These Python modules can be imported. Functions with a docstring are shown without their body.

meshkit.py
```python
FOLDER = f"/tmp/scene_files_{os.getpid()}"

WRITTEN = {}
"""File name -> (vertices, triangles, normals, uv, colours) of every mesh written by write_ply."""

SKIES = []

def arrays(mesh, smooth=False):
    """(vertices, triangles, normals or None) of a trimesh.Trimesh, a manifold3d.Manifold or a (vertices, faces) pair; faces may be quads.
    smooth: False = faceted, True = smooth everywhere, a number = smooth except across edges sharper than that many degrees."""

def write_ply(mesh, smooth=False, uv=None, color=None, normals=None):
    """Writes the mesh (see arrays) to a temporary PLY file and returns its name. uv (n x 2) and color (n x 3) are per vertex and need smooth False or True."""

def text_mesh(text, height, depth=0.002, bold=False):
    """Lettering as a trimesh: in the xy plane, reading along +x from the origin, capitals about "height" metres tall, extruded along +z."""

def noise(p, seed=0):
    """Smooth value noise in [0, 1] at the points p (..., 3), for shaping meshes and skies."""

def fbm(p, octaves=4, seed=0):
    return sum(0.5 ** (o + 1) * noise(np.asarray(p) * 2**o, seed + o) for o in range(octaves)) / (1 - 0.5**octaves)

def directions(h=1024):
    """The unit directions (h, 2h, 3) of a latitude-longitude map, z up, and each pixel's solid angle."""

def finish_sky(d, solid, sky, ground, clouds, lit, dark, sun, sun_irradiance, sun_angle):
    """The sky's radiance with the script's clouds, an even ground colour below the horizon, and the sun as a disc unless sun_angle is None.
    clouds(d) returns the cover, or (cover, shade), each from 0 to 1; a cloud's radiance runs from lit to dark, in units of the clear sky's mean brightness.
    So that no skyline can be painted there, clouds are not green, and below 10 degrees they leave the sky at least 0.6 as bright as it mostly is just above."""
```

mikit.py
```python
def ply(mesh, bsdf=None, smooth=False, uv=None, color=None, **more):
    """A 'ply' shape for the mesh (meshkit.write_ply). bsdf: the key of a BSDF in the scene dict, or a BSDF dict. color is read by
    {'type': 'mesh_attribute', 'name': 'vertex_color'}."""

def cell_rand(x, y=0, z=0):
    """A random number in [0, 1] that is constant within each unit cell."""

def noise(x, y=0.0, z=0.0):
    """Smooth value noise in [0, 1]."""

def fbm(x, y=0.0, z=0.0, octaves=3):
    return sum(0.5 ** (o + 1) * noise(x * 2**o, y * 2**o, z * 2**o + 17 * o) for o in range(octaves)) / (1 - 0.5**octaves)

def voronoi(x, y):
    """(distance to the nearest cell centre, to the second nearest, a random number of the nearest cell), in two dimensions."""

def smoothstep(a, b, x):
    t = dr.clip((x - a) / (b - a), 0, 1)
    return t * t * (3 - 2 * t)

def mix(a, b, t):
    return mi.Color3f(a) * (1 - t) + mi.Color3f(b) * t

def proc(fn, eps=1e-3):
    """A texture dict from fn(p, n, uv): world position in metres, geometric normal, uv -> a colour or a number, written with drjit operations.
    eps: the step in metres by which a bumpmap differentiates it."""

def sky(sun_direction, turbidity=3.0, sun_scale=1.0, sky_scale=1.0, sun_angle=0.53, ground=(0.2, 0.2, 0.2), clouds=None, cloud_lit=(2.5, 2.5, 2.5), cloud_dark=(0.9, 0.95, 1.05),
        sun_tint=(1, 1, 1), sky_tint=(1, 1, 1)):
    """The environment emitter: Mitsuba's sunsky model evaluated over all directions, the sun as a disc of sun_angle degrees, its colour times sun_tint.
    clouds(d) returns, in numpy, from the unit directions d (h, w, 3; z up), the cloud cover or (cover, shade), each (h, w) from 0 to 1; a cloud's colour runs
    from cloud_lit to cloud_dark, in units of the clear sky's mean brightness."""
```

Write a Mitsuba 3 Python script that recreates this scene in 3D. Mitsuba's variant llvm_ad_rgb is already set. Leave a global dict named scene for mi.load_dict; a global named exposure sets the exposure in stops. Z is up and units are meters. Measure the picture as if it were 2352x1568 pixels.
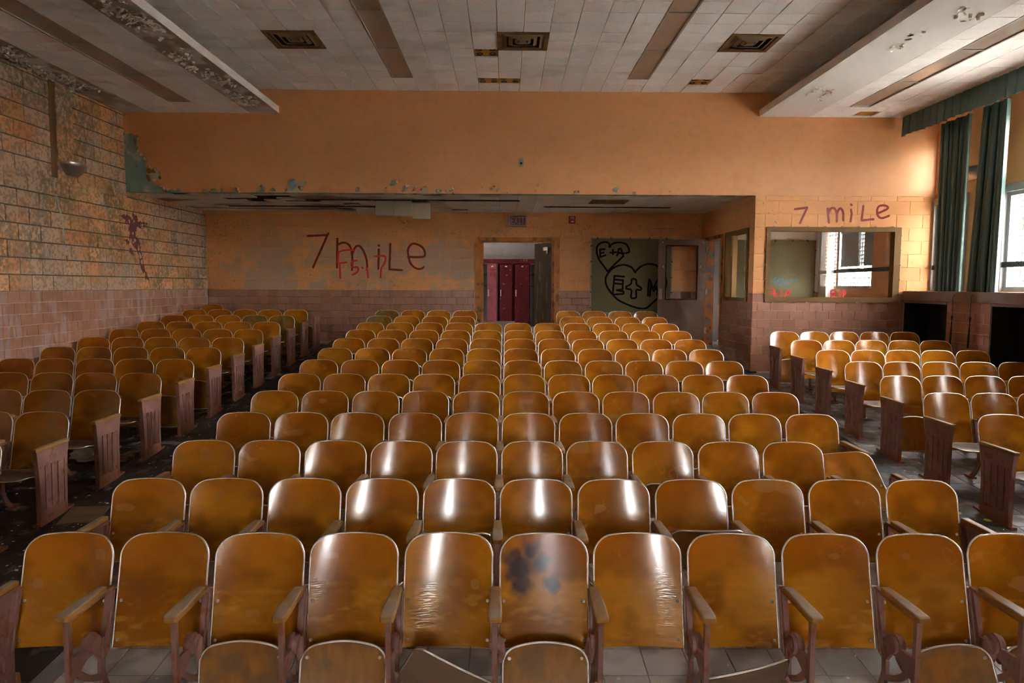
import math, random
import numpy as np, trimesh, shapely
from shapely.geometry import Polygon, LineString, MultiPolygon, box as sbox, Point
from shapely.ops import unary_union
import manifold3d as m3
import mitsuba as mi, drjit as dr
import mikit, meshkit
from mikit import proc, fbm, noise, cell_rand, smoothstep, mix, voronoi

T = mi.ScalarTransform4f
rng = random.Random(7)
nrng = np.random.default_rng(11)
EYE = 2.1

# ---------------------------------------------------------------- camera, sky, exposure
exposure = 9.2
CAM_DIR, CAM_UP = np.array([0.00845066, 0.99684578, -0.07891189]), [-0.00490695, 0.0, 0.99998796]
scene, labels = {}, {}
scene['camera'] = {'type': 'perspective', 'fov': 72.041, 'fov_axis': 'x', 'near_clip': 0.05, 'far_clip': 200.0,
                   'to_world': T().look_at(origin=[0, 0, EYE], target=[CAM_DIR[0], CAM_DIR[1], EYE + CAM_DIR[2]], up=CAM_UP)}


def clouds(d):
    return 0.93 + 0.07 * meshkit.noise(d * 3.0, 5), 0.35 * meshkit.noise(d * 2.0, 9)


scene['sky'] = mikit.sky([0.75, 0.1, 0.65], turbidity=4.0, sun_scale=0.0, sky_scale=1.0, ground=(0.34, 0.34, 0.31), clouds=clouds,
                         cloud_lit=(2.6, 2.6, 2.6), cloud_dark=(2.0, 2.05, 2.1))

# ---------------------------------------------------------------- main dimensions (metres)
XL, XR = -5.809, 6.60
YB, YD = 10.937, 13.795          # bulkhead face, back wall face
YF = -5.0                        # end of the added light-shaping recess behind the camera
YR = -1.0                        # front wall of the hall
ZH, ZLOW, ZBAL = EYE + 2.935, EYE + 2.585, EYE + 1.405
ZT = EYE - 0.099                 # top of the glazed tile wainscot
XP = 3.825                       # side wall of the corner office


def zf(y):
    """Height of the raked floor at depth y."""
    y = np.asarray(y, float)
    return np.maximum(0.0, -0.129 + 0.0731 * y + 0.0007 * y * y)


def slope(y):
    return 0.0731 + 0.0014 * y


# ---------------------------------------------------------------- materials
def two(b):
    return {'type': 'twosided', 'b': b}


def mat(key, color, rough=0.6, **kw):
    c = proc(color) if callable(color) else {'type': 'rgb', 'value': list(color)}
    b = {'type': 'principled', 'base_color': c, 'roughness': rough, 'specular': kw.pop('specular', 0.5), **kw}
    scene[key] = two(b)


def V(*c):
    return mi.Color3f(*c)


def f_wood(p, n, uv):
    """Varnished plywood: orange brown, redder at the top, ochre and scuffed lower down, with a few matt peeled patches."""
    g = fbm(p.x * 7, p.y * 7, p.z * 60, 2)
    b = fbm(p.x * 5 + 3, p.y * 5, p.z * 5)
    v = fbm(p.x * 2.3, p.y * 2.3 + 4, p.z * 3.1, 2)
    low = 1 - smoothstep(0.30, 0.80, uv.y)
    c = mix(WOOD_A, WOOD_B, dr.clip(v * 1.7 - 0.35, 0, 1))
    c = mix(c, WOOD_C, smoothstep(0.40, 0.66, b) * 0.75)
    c = mix(c, WOOD_B, dr.clip(g - 0.3, 0, 1) * 0.5)
    c = mix(c, WOOD_R, smoothstep(0.50, 1.0, uv.y) * 0.5)
    scuff = smoothstep(0.52, 0.74, fbm(p.x * 13 + 9, p.y * 5, p.z * 26)) * low
    c = mix(c, WOOD_W, scuff * 0.40)
    peel = smoothstep(0.725, 0.74, fbm(p.x * 7.1 + 2, p.y * 5.3, p.z * 7.7 + 5))
    c = mix(c, WOOD_P, peel * 0.5)
    line = 1 - smoothstep(0.0, 0.05, dr.abs(noise(p.x * 16 + p.z * 9, p.y * 3, p.z * 13 - p.x * 7) - 0.5))
    return mix(c, WOOD_W, line * smoothstep(0.72, 0.82, noise(p.x * 5 + 31, p.y * 5, p.z * 5)) * 0.4)


def f_woodbump(p, n, uv):
    """Fine dents and dried varnish, strongest on the lower half of a backrest."""
    m = 0.12 + 0.88 * (1 - smoothstep(0.35, 0.75, uv.y + 0.25 * (noise(p.x * 6, p.y * 6, p.z * 6) - 0.5)))
    return m * (noise(p.x * 32, p.y * 32, p.z * 230) + 0.5 * noise(p.x * 90, p.y * 90, p.z * 320))


WOOD_A, WOOD_B, WOOD_C = V(0.54, 0.225, 0.011), V(0.34, 0.105, 0.005), V(0.21, 0.054, 0.002)
WOOD_R, WOOD_W, WOOD_P = V(0.43, 0.105, 0.003), V(0.52, 0.270, 0.055), V(0.44, 0.225, 0.085)


def f_wood_spray(p, n, uv):
    c = f_wood(p, n, uv)
    x, y = uv.x, uv.y

    def blob(cx, cy, r, s):
        d = dr.sqrt(dr.square((x - cx) * 0.43) + dr.square((y - cy) * 0.52)) + 0.045 * (fbm(x * 11, y * 13) - 0.5)
        return (1 - smoothstep(r * 0.35, r * 1.3, d)) * min(1.0, s * 1.15)
    s = blob(0.22, 0.69, 0.078, 0.95)
    for a in ((0.15, 0.78, 0.06, 0.7), (0.36, 0.84, 0.055, 0.8), (0.46, 0.74, 0.05, 0.8), (0.24, 0.57, 0.062, 0.75), (0.35, 0.68, 0.05, 0.5), (0.14, 0.64, 0.05, 0.6), (0.60, 0.55, 0.044, 0.9)):
        s = dr.maximum(s, blob(*a))
    return mix(c, V(0.03, 0.03, 0.045), dr.clip(s, 0, 0.92))


def f_wood_mould(p, n, uv):
    c = f_wood(p, n, uv)
    s = smoothstep(0.42, 0.62, fbm(p.x * 14, p.y * 6, p.z * 9))
    return mix(c, V(0.14, 0.105, 0.02), 0.45 + 0.45 * s)


def f_seat(p, n, uv):
    g = fbm(p.x * 40, p.y * 7, p.z * 9)
    s = smoothstep(0.45, 0.7, fbm(p.x * 8 + 5, p.y * 8, p.z * 8))
    return mix(mix(V(0.36, 0.15, 0.025), V(0.20, 0.07, 0.012), g), V(0.13, 0.085, 0.05), s * 0.55)


def f_seatdust(p, n, uv):
    s = smoothstep(0.35, 0.65, fbm(p.x * 9 + 5, p.y * 9, p.z * 8))
    return mix(V(0.20, 0.145, 0.11), V(0.13, 0.08, 0.052), s)


def f_iron(p, n, uv):
    s = smoothstep(0.6, 0.72, fbm(p.x * 30, p.y * 30, p.z * 18))
    low = 1 - smoothstep(0.02, 0.16, p.z - (-0.129 + 0.0731 * p.y + 0.0007 * p.y * p.y))
    return mix(mix(V(0.30, 0.150, 0.118), V(0.21, 0.095, 0.073), fbm(p.x * 6, p.y * 6, p.z * 6)), V(0.22, 0.06, 0.012), dr.clip(s * 0.7 + low * 0.5, 0, 1))


def f_arm(p, n, uv):
    g = fbm(p.x * 60, p.y * 9, p.z * 20)
    up = smoothstep(0.5, 0.95, n.z) * (0.35 + 0.65 * smoothstep(0.3, 0.6, fbm(p.x * 12, p.y * 8, 0)))
    return mix(mix(V(0.36, 0.17, 0.035), V(0.25, 0.10, 0.02), g), mix(V(0.38, 0.28, 0.185), V(0.30, 0.215, 0.14), g), up)


def f_tile(p, n, uv):
    r = cell_rand(dr.floor((p.x + p.y) / 0.2032), dr.floor((p.z - 2.001) / 0.1354))
    c = mix(V(0.40, 0.190, 0.118), V(0.33, 0.150, 0.090), r)
    left = smoothstep(-5.2, -5.75, p.x)
    s = smoothstep(0.42, 0.68, fbm(p.x * 3 + p.y * 3.5, p.z * 5)) * smoothstep(0.3, 0.55, noise((p.x + p.y) * 22, p.z * 4))
    return mix(c, V(0.42, 0.29, 0.24), s * (0.08 + 0.67 * left))


def f_block(p, n, uv):
    """Painted back wall blocks: orange with grey worn patches low down and to the left."""
    o = mix(V(0.72, 0.335, 0.11), V(0.64, 0.285, 0.088), fbm(p.x * 3, p.y * 3, p.z * 3))
    big = fbm(p.x * 1.5 + 2, p.z * 1.9 + 7, p.y * 1.5)
    zone = smoothstep(3.45, 2.45, p.z) * smoothstep(0.2, -1.0, p.x)
    edge = smoothstep(-5.0, -5.8, p.x)
    s = smoothstep(0.52, 0.40, big + 0.28 * (fbm(p.x * 9, p.z * 9) - 0.5)) * dr.maximum(zone, edge * 0.8)
    r = smoothstep(0.60, 0.66, fbm(p.x * 2.2 + 11, p.z * 2.2)) * (0.25 + zone * 0.5)
    c = mix(o, V(0.44, 0.32, 0.21), dr.clip(s * 0.75 + r * 0.6, 0, 0.85))
    sp = smoothstep(0.70, 0.78, noise(p.x * 55, p.z * 55, p.y * 55)) * smoothstep(0.45, 0.6, big)
    return mix(c, V(0.19, 0.13, 0.08), sp * 0.6)


def f_oldblock(p, n, uv):
    """Left wall: blistered orange paint with grey, black and chalky stains."""
    o = mix(V(0.70, 0.37, 0.165), V(0.61, 0.32, 0.145), fbm(p.y * 2.3, p.z * 2.3))
    o = mix(o, V(0.64, 0.28, 0.12), smoothstep(0.5, 0.7, noise(p.y * 2.6, p.z * 5.1)))
    row = dr.floor((p.z - 2.001) / 0.2032)
    rb = cell_rand(dr.floor((p.y - 8.310) / 0.4064 - 0.5 * (row - 2 * dr.floor(row / 2))), row, 3)
    a = fbm(p.y * 1.1 + 4, p.z * 1.3) + 0.16 * (rb - 0.5)
    o = o * (0.80 + 0.30 * rb)
    sp = smoothstep(0.50, 0.62, fbm(p.y * 34, p.z * 34))
    pale = smoothstep(0.44, 0.60, a + 0.3 * (fbm(p.y * 7, p.z * 5) - 0.5))
    c = mix(o, V(0.47, 0.385, 0.28), pale * 0.6)
    dark = smoothstep(0.52, 0.68, fbm(p.y * 1.6 + 20, p.z * 1.5 + 3)) * smoothstep(0.36, 0.56, fbm(p.y * 26, p.z * 22))
    c = mix(c, V(0.15, 0.125, 0.095), dark * 0.6)
    c = mix(c, V(0.20, 0.135, 0.065), sp * 0.5)
    st = smoothstep(0.5, 0.75, noise(p.y * 9, p.z * 1.6)) * smoothstep(2.9, 2.1, p.z)
    return mix(c, V(0.42, 0.33, 0.24), st * 0.35)


def f_bulk(p, n, uv):
    c = mix(V(0.72, 0.345, 0.13), V(0.65, 0.305, 0.11), fbm(p.x * 0.9, p.z * 1.5))
    return mix(c, V(0.60, 0.28, 0.10), smoothstep(0.66, 0.74, noise(p.x * 14, p.z * 17)) * 0.3)


def f_teal(p, n, uv):
    c = mix(V(0.13, 0.28, 0.26), V(0.30, 0.38, 0.32), fbm(p.x * 5, p.z * 5))
    c = mix(c, V(0.46, 0.41, 0.32), smoothstep(0.52, 0.66, fbm(p.x * 6 + 8, p.z * 6)))
    return mix(c, V(0.30, 0.10, 0.02), smoothstep(0.66, 0.72, fbm(p.x * 11, p.z * 11 + 3)))


def f_ceil(p, n, uv):
    r = cell_rand(dr.floor((p.x + 0.422) / 0.3048), dr.floor((p.y - 10.877) / 0.3048))
    c = mix(V(0.76, 0.73, 0.69), V(0.70, 0.67, 0.63), r)
    d = smoothstep(0.60, 0.76, fbm(p.x * 1.6, p.y * 1.9, 3.0)) * 0.22
    pin = smoothstep(0.80, 0.86, noise(p.x * 90, p.y * 90)) * 0.25
    return mix(c, V(0.28, 0.23, 0.18), d + pin)


def f_ceilback(p, n, uv):
    c = mix(V(0.66, 0.61, 0.53), V(0.52, 0.46, 0.37), fbm(p.x * 2, p.y * 2.4))
    return mix(c, V(0.20, 0.14, 0.09), smoothstep(0.5, 0.68, fbm(p.x * 1.2 + 5, p.y * 3)) * smoothstep(0.5, -3.0, p.x) * 0.8)


def f_soffit(p, n, uv):
    left = smoothstep(0.0, -1.0, p.x)
    s = smoothstep(0.40, 0.60, fbm(p.x * 5, p.y * 3.2)) * smoothstep(11.2, 9.6, p.y)
    c = mix(V(0.60, 0.575, 0.53), V(0.19, 0.145, 0.09), s * left)
    return mix(c, V(0.40, 0.33, 0.26), left * 0.5)


def f_plainwhite(p, n, uv):
    return mix(V(0.66, 0.64, 0.60), V(0.55, 0.52, 0.47), fbm(p.x * 4, p.y * 4, p.z * 4))


def f_floor(p, n, uv):
    """Vinyl tile: near black on the left, worn grey in the middle, brown grey on the right."""
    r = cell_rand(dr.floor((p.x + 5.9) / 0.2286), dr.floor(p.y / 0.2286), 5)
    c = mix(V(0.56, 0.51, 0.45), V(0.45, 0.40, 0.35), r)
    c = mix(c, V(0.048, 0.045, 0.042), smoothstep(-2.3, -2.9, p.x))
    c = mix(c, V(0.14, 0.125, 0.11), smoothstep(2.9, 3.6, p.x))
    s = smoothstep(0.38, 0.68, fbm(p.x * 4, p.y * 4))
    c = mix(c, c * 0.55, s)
    return mix(c, V(0.42, 0.38, 0.34), smoothstep(0.60, 0.80, fbm(p.x * 7 + 5, p.y * 7)) * 0.4)


def f_grout(p, n, uv):
    return mix(V(0.30, 0.27, 0.24), V(0.16, 0.145, 0.13), fbm(p.x * 6, p.y * 6))


def f_runner(p, n, uv):
    l = mix(V(0.052, 0.042, 0.033), V(0.030, 0.026, 0.022), fbm(p.x * 3, p.y * 3))
    r = mix(V(0.040, 0.062, 0.048), V(0.060, 0.064, 0.055), fbm(p.x * 2, p.y * 2))
    c = mix(l, r, smoothstep(-1, 1, p.x))
    return mix(c, V(0.14, 0.12, 0.10), smoothstep(0.62, 0.76, fbm(p.x * 12, p.y * 12)) * 0.5)


def f_rustframe(p, n, uv):
    c = mix(V(0.50, 0.165, 0.022), V(0.32, 0.088, 0.012), fbm(p.x * 5, p.y * 5, p.z * 4))
    c = mix(c, V(0.16, 0.15, 0.14), smoothstep(0.56, 0.60, fbm(p.x * 9 + 2, p.y * 14, p.z * 7)) * smoothstep(2.4, 4.2, p.x))
    c = mix(c, V(0.10, 0.06, 0.04), smoothstep(0.6, 0.66, fbm(p.x * 13, p.y * 13, p.z * 8 + 4)) * 0.7)
    return c


def f_doorbrown(p, n, uv):
    return mix(V(0.22, 0.125, 0.085), V(0.17, 0.095, 0.062), fbm(p.x * 6, p.y * 6, p.z * 2))


def f_darkdoor(p, n, uv):
    c = mix(V(0.042, 0.023, 0.009), V(0.020, 0.011, 0.005), fbm(p.x * 12, p.y * 12, p.z * 1.3))
    return mix(c, V(0.10, 0.08, 0.055), smoothstep(0.62, 0.72, fbm(p.x * 16, p.y * 16, p.z * 2)) * 0.4)


def f_board(p, n, uv):
    return mix(V(0.185, 0.160, 0.082), V(0.145, 0.126, 0.066), fbm(p.x * 2, p.z * 2))


def f_locker(p, n, uv):
    c = mix(V(0.105, 0.004, 0.008), V(0.06, 0.002, 0.005), fbm(p.x * 4, p.z * 2))
    return mix(c, V(0.30, 0.16, 0.15), smoothstep(0.74, 0.78, fbm(p.x * 14, p.z * 14)) * 0.6)


def f_lockpink(p, n, uv):
    c = mix(V(0.30, 0.055, 0.08), V(0.21, 0.032, 0.05), fbm(p.x * 9, p.z * 6))
    return mix(c, V(0.16, 0.03, 0.04), smoothstep(0.55, 0.65, fbm(p.x * 11, p.z * 9)) * 0.6)


def f_curtain(p, n, uv):
    return mix(V(0.075, 0.135, 0.118), V(0.055, 0.10, 0.088), fbm(p.x * 9, p.y * 9, p.z * 1.2))


def f_rustvent(p, n, uv):
    return mix(V(0.20, 0.10, 0.035), V(0.085, 0.045, 0.02), fbm(p.x * 9, p.y * 9))


def f_ochre(p, n, uv):
    return mix(V(0.42, 0.21, 0.03), V(0.30, 0.13, 0.018), fbm(p.x * 6, p.y * 6))


def f_diff(p, n, uv):
    return mix(V(0.33, 0.255, 0.20), V(0.26, 0.195, 0.15), fbm(p.x * 2, p.y * 2))


def f_ply(p, n, uv):
    return mix(V(0.22, 0.13, 0.08), V(0.15, 0.085, 0.05), fbm(p.x * 4, p.y * 18))


mat('m_wood', f_wood, 0.165, specular=0.65)
scene['m_wood'] = two({'type': 'bumpmap', 'arbitrary': proc(f_woodbump, 0.0012), 'scale': 0.00022, 'bsdf': scene['m_wood']['b']})
mat('m_wood_spray', f_wood_spray, 0.26, specular=0.4)
mat('m_wood_mould', f_wood_mould, 0.5)
mat('m_seat', f_seat, 0.4)
mat('m_seatdust', f_seatdust, 0.55)
mat('m_iron', f_iron, 0.5)
mat('m_arm', f_arm, 0.55)
mat('m_tile', f_tile, 0.28)
mat('m_block', f_block, 0.6)
mat('m_oldblock', f_oldblock, 0.9, specular=0.2)
mat('m_bulk', f_bulk, 0.5)
mat('m_teal', f_teal, 0.75)
mat('m_ceil', f_ceil, 0.8, specular=0.2)
mat('m_ceilback', f_ceilback, 0.85, specular=0.2)
mat('m_soffit', f_soffit, 0.8, specular=0.2)
mat('m_white', f_plainwhite, 0.6)
mat('m_floor', f_floor, 0.5)
mat('m_grout', f_grout, 0.9, specular=0.2)
mat('m_runner', f_runner, 0.6)
mat('m_rustframe', f_rustframe, 0.45)
mat('m_doorbrown', f_doorbrown, 0.4)
mat('m_darkdoor', f_darkdoor, 0.8, specular=0.1)
mat('m_board', f_board, 0.85, specular=0.2)
mat('m_locker', f_locker, 0.6, specular=0.3)
mat('m_lockpink', f_lockpink, 0.4)
mat('m_curtain', f_curtain, 0.42, sheen=0.3)
mat('m_vent', f_rustvent, 0.6)
mat('m_ochre', f_ochre, 0.7)
mat('m_diff', f_diff, 0.16, specular=0.6)
mat('m_ply', f_ply, 0.6)
scene['m_chrome'] = {'type': 'roughconductor', 'material': 'Al', 'alpha': 0.30, 'specular_reflectance': {'type': 'rgb', 'value': [0.80, 0.76, 0.70]}}
mat('m_steel', (0.50, 0.46, 0.42), 0.4, metallic=0.6)
scene['m_glass'] = {'type': 'thindielectric', 'int_ior': 1.5}
mat('m_mortar', (0.13, 0.112, 0.085), 0.95, specular=0.1)
mat('m_mortar_orange', (0.68, 0.35, 0.15), 0.7)
mat('m_tilegrout', (0.54, 0.46, 0.40), 0.8)
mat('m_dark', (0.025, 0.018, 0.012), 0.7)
mat('m_black', (0.018, 0.018, 0.018), 0.5)
mat('m_paintred', (0.25, 0.017, 0.010), 0.6)
mat('m_paintbright', (0.62, 0.025, 0.012), 0.5)
mat('m_paintmid', (0.27, 0.018, 0.018), 0.45)
mat('m_paintpurple', (0.17, 0.062, 0.062), 0.8)
mat('m_oldtile', (0.47, 0.40, 0.28), 0.8)
mat('m_chalk', (0.20, 0.19, 0.12), 0.9)
mat('m_chalkblue', (0.06, 0.20, 0.30), 0.9)
mat('m_flake', (0.70, 0.66, 0.57), 0.7)
mat('m_flakeorange', (0.66, 0.33, 0.15), 0.6)
mat('m_greywall', (0.25, 0.245, 0.262), 0.7)
mat('m_whitewall', (0.62, 0.58, 0.48), 0.6)
mat('m_frame', (0.30, 0.28, 0.265), 0.5)
mat('m_frametrim', (0.19, 0.105, 0.042), 0.7, specular=0.15)
mat('m_ventring', (0.21, 0.135, 0.075), 0.5)
mat('m_spray', (0.010, 0.010, 0.011), 0.95, specular=0.05)
mat('m_groutdark', (0.075, 0.05, 0.04), 0.9)
mat('m_signred', (0.16, 0.012, 0.02), 0.35)
mat('m_signletter', (0.36, 0.22, 0.22), 0.4)
mat('m_alarm', (0.40, 0.008, 0.012), 0.35)
mat('m_sconce', (0.42, 0.39, 0.35), 0.30, metallic=0.8)
mat('m_paper', (0.50, 0.46, 0.38), 0.8)
mat('m_yellow', (0.75, 0.62, 0.05), 0.6)
mat('m_shade', (0.30, 0.31, 0.32), 0.7)
mat('m_beamside', (0.70, 0.67, 0.62), 0.6)
mat('m_yellowwood', (0.42, 0.24, 0.07), 0.5)
mat('m_fixture', (0.30, 0.25, 0.20), 0.6)

# ---------------------------------------------------------------- helpers
used = {}


def name_for(key):
    if key not in scene and key not in labels and key not in used:
        used[key] = 0
        return key
    used[key] = used.get(key, 0) + 1
    return '%s_%03d' % (key, used[key])


def tag(key, label=None, cat=None, group=None, kind=None):
    d = labels.setdefault(key, {})
    for a, b in (('label', label), ('category', cat), ('group', group), ('kind', kind)):
        if b:
            d[a] = b
    return key


def thing(name, label, cat, group=None):
    k = name_for(name)
    return tag(k, label, cat, group)


def put(key, shape, m=None, label=None, cat=None, group=None, kind=None):
    k = name_for(key)
    scene[k] = shape if m is None else {**shape, 'to_world': m}
    if label or cat or group or kind:
        tag(k, label, cat, group, kind)
    return k


def add(key, mesh, bsdf, smooth=False, m=None, **kw):
    return put(key, mikit.ply(mesh, bsdf, smooth), m, **kw)


def join(ms):
    return trimesh.util.concatenate(ms)


def bx(x0, x1, y0, y1, z0, z1):
    b = trimesh.creation.box(extents=[abs(x1 - x0), abs(y1 - y0), abs(z1 - z0)])
    b.apply_translation([(x0 + x1) / 2, (y0 + y1) / 2, (z0 + z1) / 2])
    return b


def chbox(x0, x1, y0, y1, z0, z1, c=0.004):
    """A box with chamfered edges."""
    pts = []
    for sx in (0, 1):
        for sy in (0, 1):
            for sz in (0, 1):
                q = [(x0, x1)[sx], (y0, y1)[sy], (z0, z1)[sz]]
                for a in range(3):
                    w = list(q)
                    for b_ in range(3):
                        if b_ != a:
                            w[b_] += c if (sx, sy, sz)[b_] == 0 else -c
                    pts.append(w)
    return trimesh.convex.convex_hull(np.array(pts))


def hull(spheres, seg=12):
    ms = []
    for c, r in spheres:
        s = trimesh.creation.icosphere(subdivisions=1 if seg < 16 else 2, radius=r)
        s.apply_translation(c)
        ms.append(s.vertices)
    return trimesh.convex.convex_hull(np.vstack(ms))


def tube(path, r, seg=8, close=False, caps=True):
    """A tube along a polyline of 3D points; r is a number or one per point."""
    p = np.asarray(path, float)
    n = len(p)
    rr = np.broadcast_to(r, n)
    if close:
        t = np.roll(p, -1, 0) - np.roll(p, 1, 0)
    else:
        t = np.gradient(p, axis=0)
    t /= np.linalg.norm(t, axis=1, keepdims=True) + 1e-12
    ref = np.array([0.0, 0, 1]) if abs(t[0][2]) < 0.9 else np.array([0.0, 1, 0])
    u = np.cross(t[0], ref)
    u /= np.linalg.norm(u)
    rings = []
    for i in range(n):
        u = u - t[i] * u.dot(t[i])
        u /= np.linalg.norm(u) + 1e-12
        w = np.cross(t[i], u)
        a = np.arange(seg) * 2 * np.pi / seg
        rings.append(p[i] + rr[i] * (np.cos(a)[:, None] * u + np.sin(a)[:, None] * w))
    v = np.vstack(rings)
    f = []
    m = n if close else n - 1
    for i in range(m):
        for k in range(seg):
            a, b = i * seg + k, i * seg + (k + 1) % seg
            c, d = ((i + 1) % n) * seg + k, ((i + 1) % n) * seg + (k + 1) % seg
            f += [[a, b, d], [a, d, c]]
    if caps and not close:
        v = np.vstack([v, p[:1], p[-1:]])
        for k in range(seg):
            f.append([len(v) - 2, (k + 1) % seg, k])
            f.append([len(v) - 1, (n - 1) * seg + k, (n - 1) * seg + (k + 1) % seg])
    me = trimesh.Trimesh(v, f, process=False)
    return me


def extr(poly, h):
    """Polygon(s) in xy extruded from z=0 to h."""
    gs = [g for g in getattr(poly, 'geoms', [poly]) if not g.is_empty and g.geom_type == 'Polygon' and g.area > 1e-7]
    return join([trimesh.creation.extrude_polygon(g, h, engine='earcut') for g in gs])


def basis(me, O, U, W, N):
    """Maps local x, y, z of a mesh to the directions U, W, N from O."""
    M = np.eye(4)
    M[:3, 0], M[:3, 1], M[:3, 2], M[:3, 3] = U, W, N, O
    me = me.copy()
    me.apply_transform(M)
    if np.linalg.det(M[:3, :3]) < 0 and me.volume < 0:
        me.invert()
    return me


def on_back(poly, y, h):
    """A polygon of (x, z) standing proud by h from a wall that faces the camera at depth y."""
    return basis(extr(poly, h), [0, y, 0], [1, 0, 0], [0, 0, 1], [0, -1, 0])


def on_left(poly, x, h):
    return basis(extr(poly, h), [x, 0, 0], [0, 1, 0], [0, 0, 1], [1, 0, 0])


def on_right(poly, x, h):
    """(y, z) polygon proud towards -x from x."""
    return basis(extr(poly, h), [x, 0, 0], [0, 1, 0], [0, 0, 1], [-1, 0, 0])


def on_ceil(poly, z, h):
    """(x, y) polygon hanging down by h from z."""
    return basis(extr(poly, h), [0, 0, z], [1, 0, 0], [0, 1, 0], [0, 0, -1])


def strokes(lines, w):
    return unary_union([LineString(l).buffer(w, quad_segs=4) for l in lines])


def curve(pts, n=6):
    """A smoothed polyline through the points."""
    p = np.array(pts, float)
    if len(p) < 3:
        return [tuple(a) for a in p]
    out = []
    for i in range(len(p) - 1):
        a, b, c, d = p[max(i - 1, 0)], p[i], p[i + 1], p[min(i + 2, len(p) - 1)]
        for t in np.linspace(0, 1, n, endpoint=False):
            out.append(0.5 * (2 * b + (c - a) * t + (2 * a - 5 * b + 4 * c - d) * t * t + (3 * b - a - 3 * c + d) * t ** 3))
    out.append(p[-1])
    return [tuple(a) for a in out]


bev_cache = {}


def bev(w, h, t, c, bsdf):
    """Shape dict: a slab w x h (local x, z), its face at y = +t, front edges chamfered by c."""
    k = (round(w, 3), round(h, 3), t, c, bsdf)
    if k not in bev_cache:
        w, h = k[0], k[1]
        a, b = w / 2, h / 2
        v = np.array([[-a, 0, -b], [a, 0, -b], [a, 0, b], [-a, 0, b], [-a, t - c, -b], [a, t - c, -b], [a, t - c, b], [-a, t - c, b],
                      [-a + c, t, -b + c], [a - c, t, -b + c], [a - c, t, b - c], [-a + c, t, b - c]])
        f = []
        for lo in (0, 4):
            for i in range(4):
                j = (i + 1) % 4
                f += [[lo + i, lo + 4 + j, lo + j], [lo + i, lo + 4 + i, lo + 4 + j]]
        f += [[8, 10, 9], [8, 11, 10]]
        me = trimesh.Trimesh(v, f, process=False)
        bev_cache[k] = mikit.ply(me, bsdf, False)
    return bev_cache[k]


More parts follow.
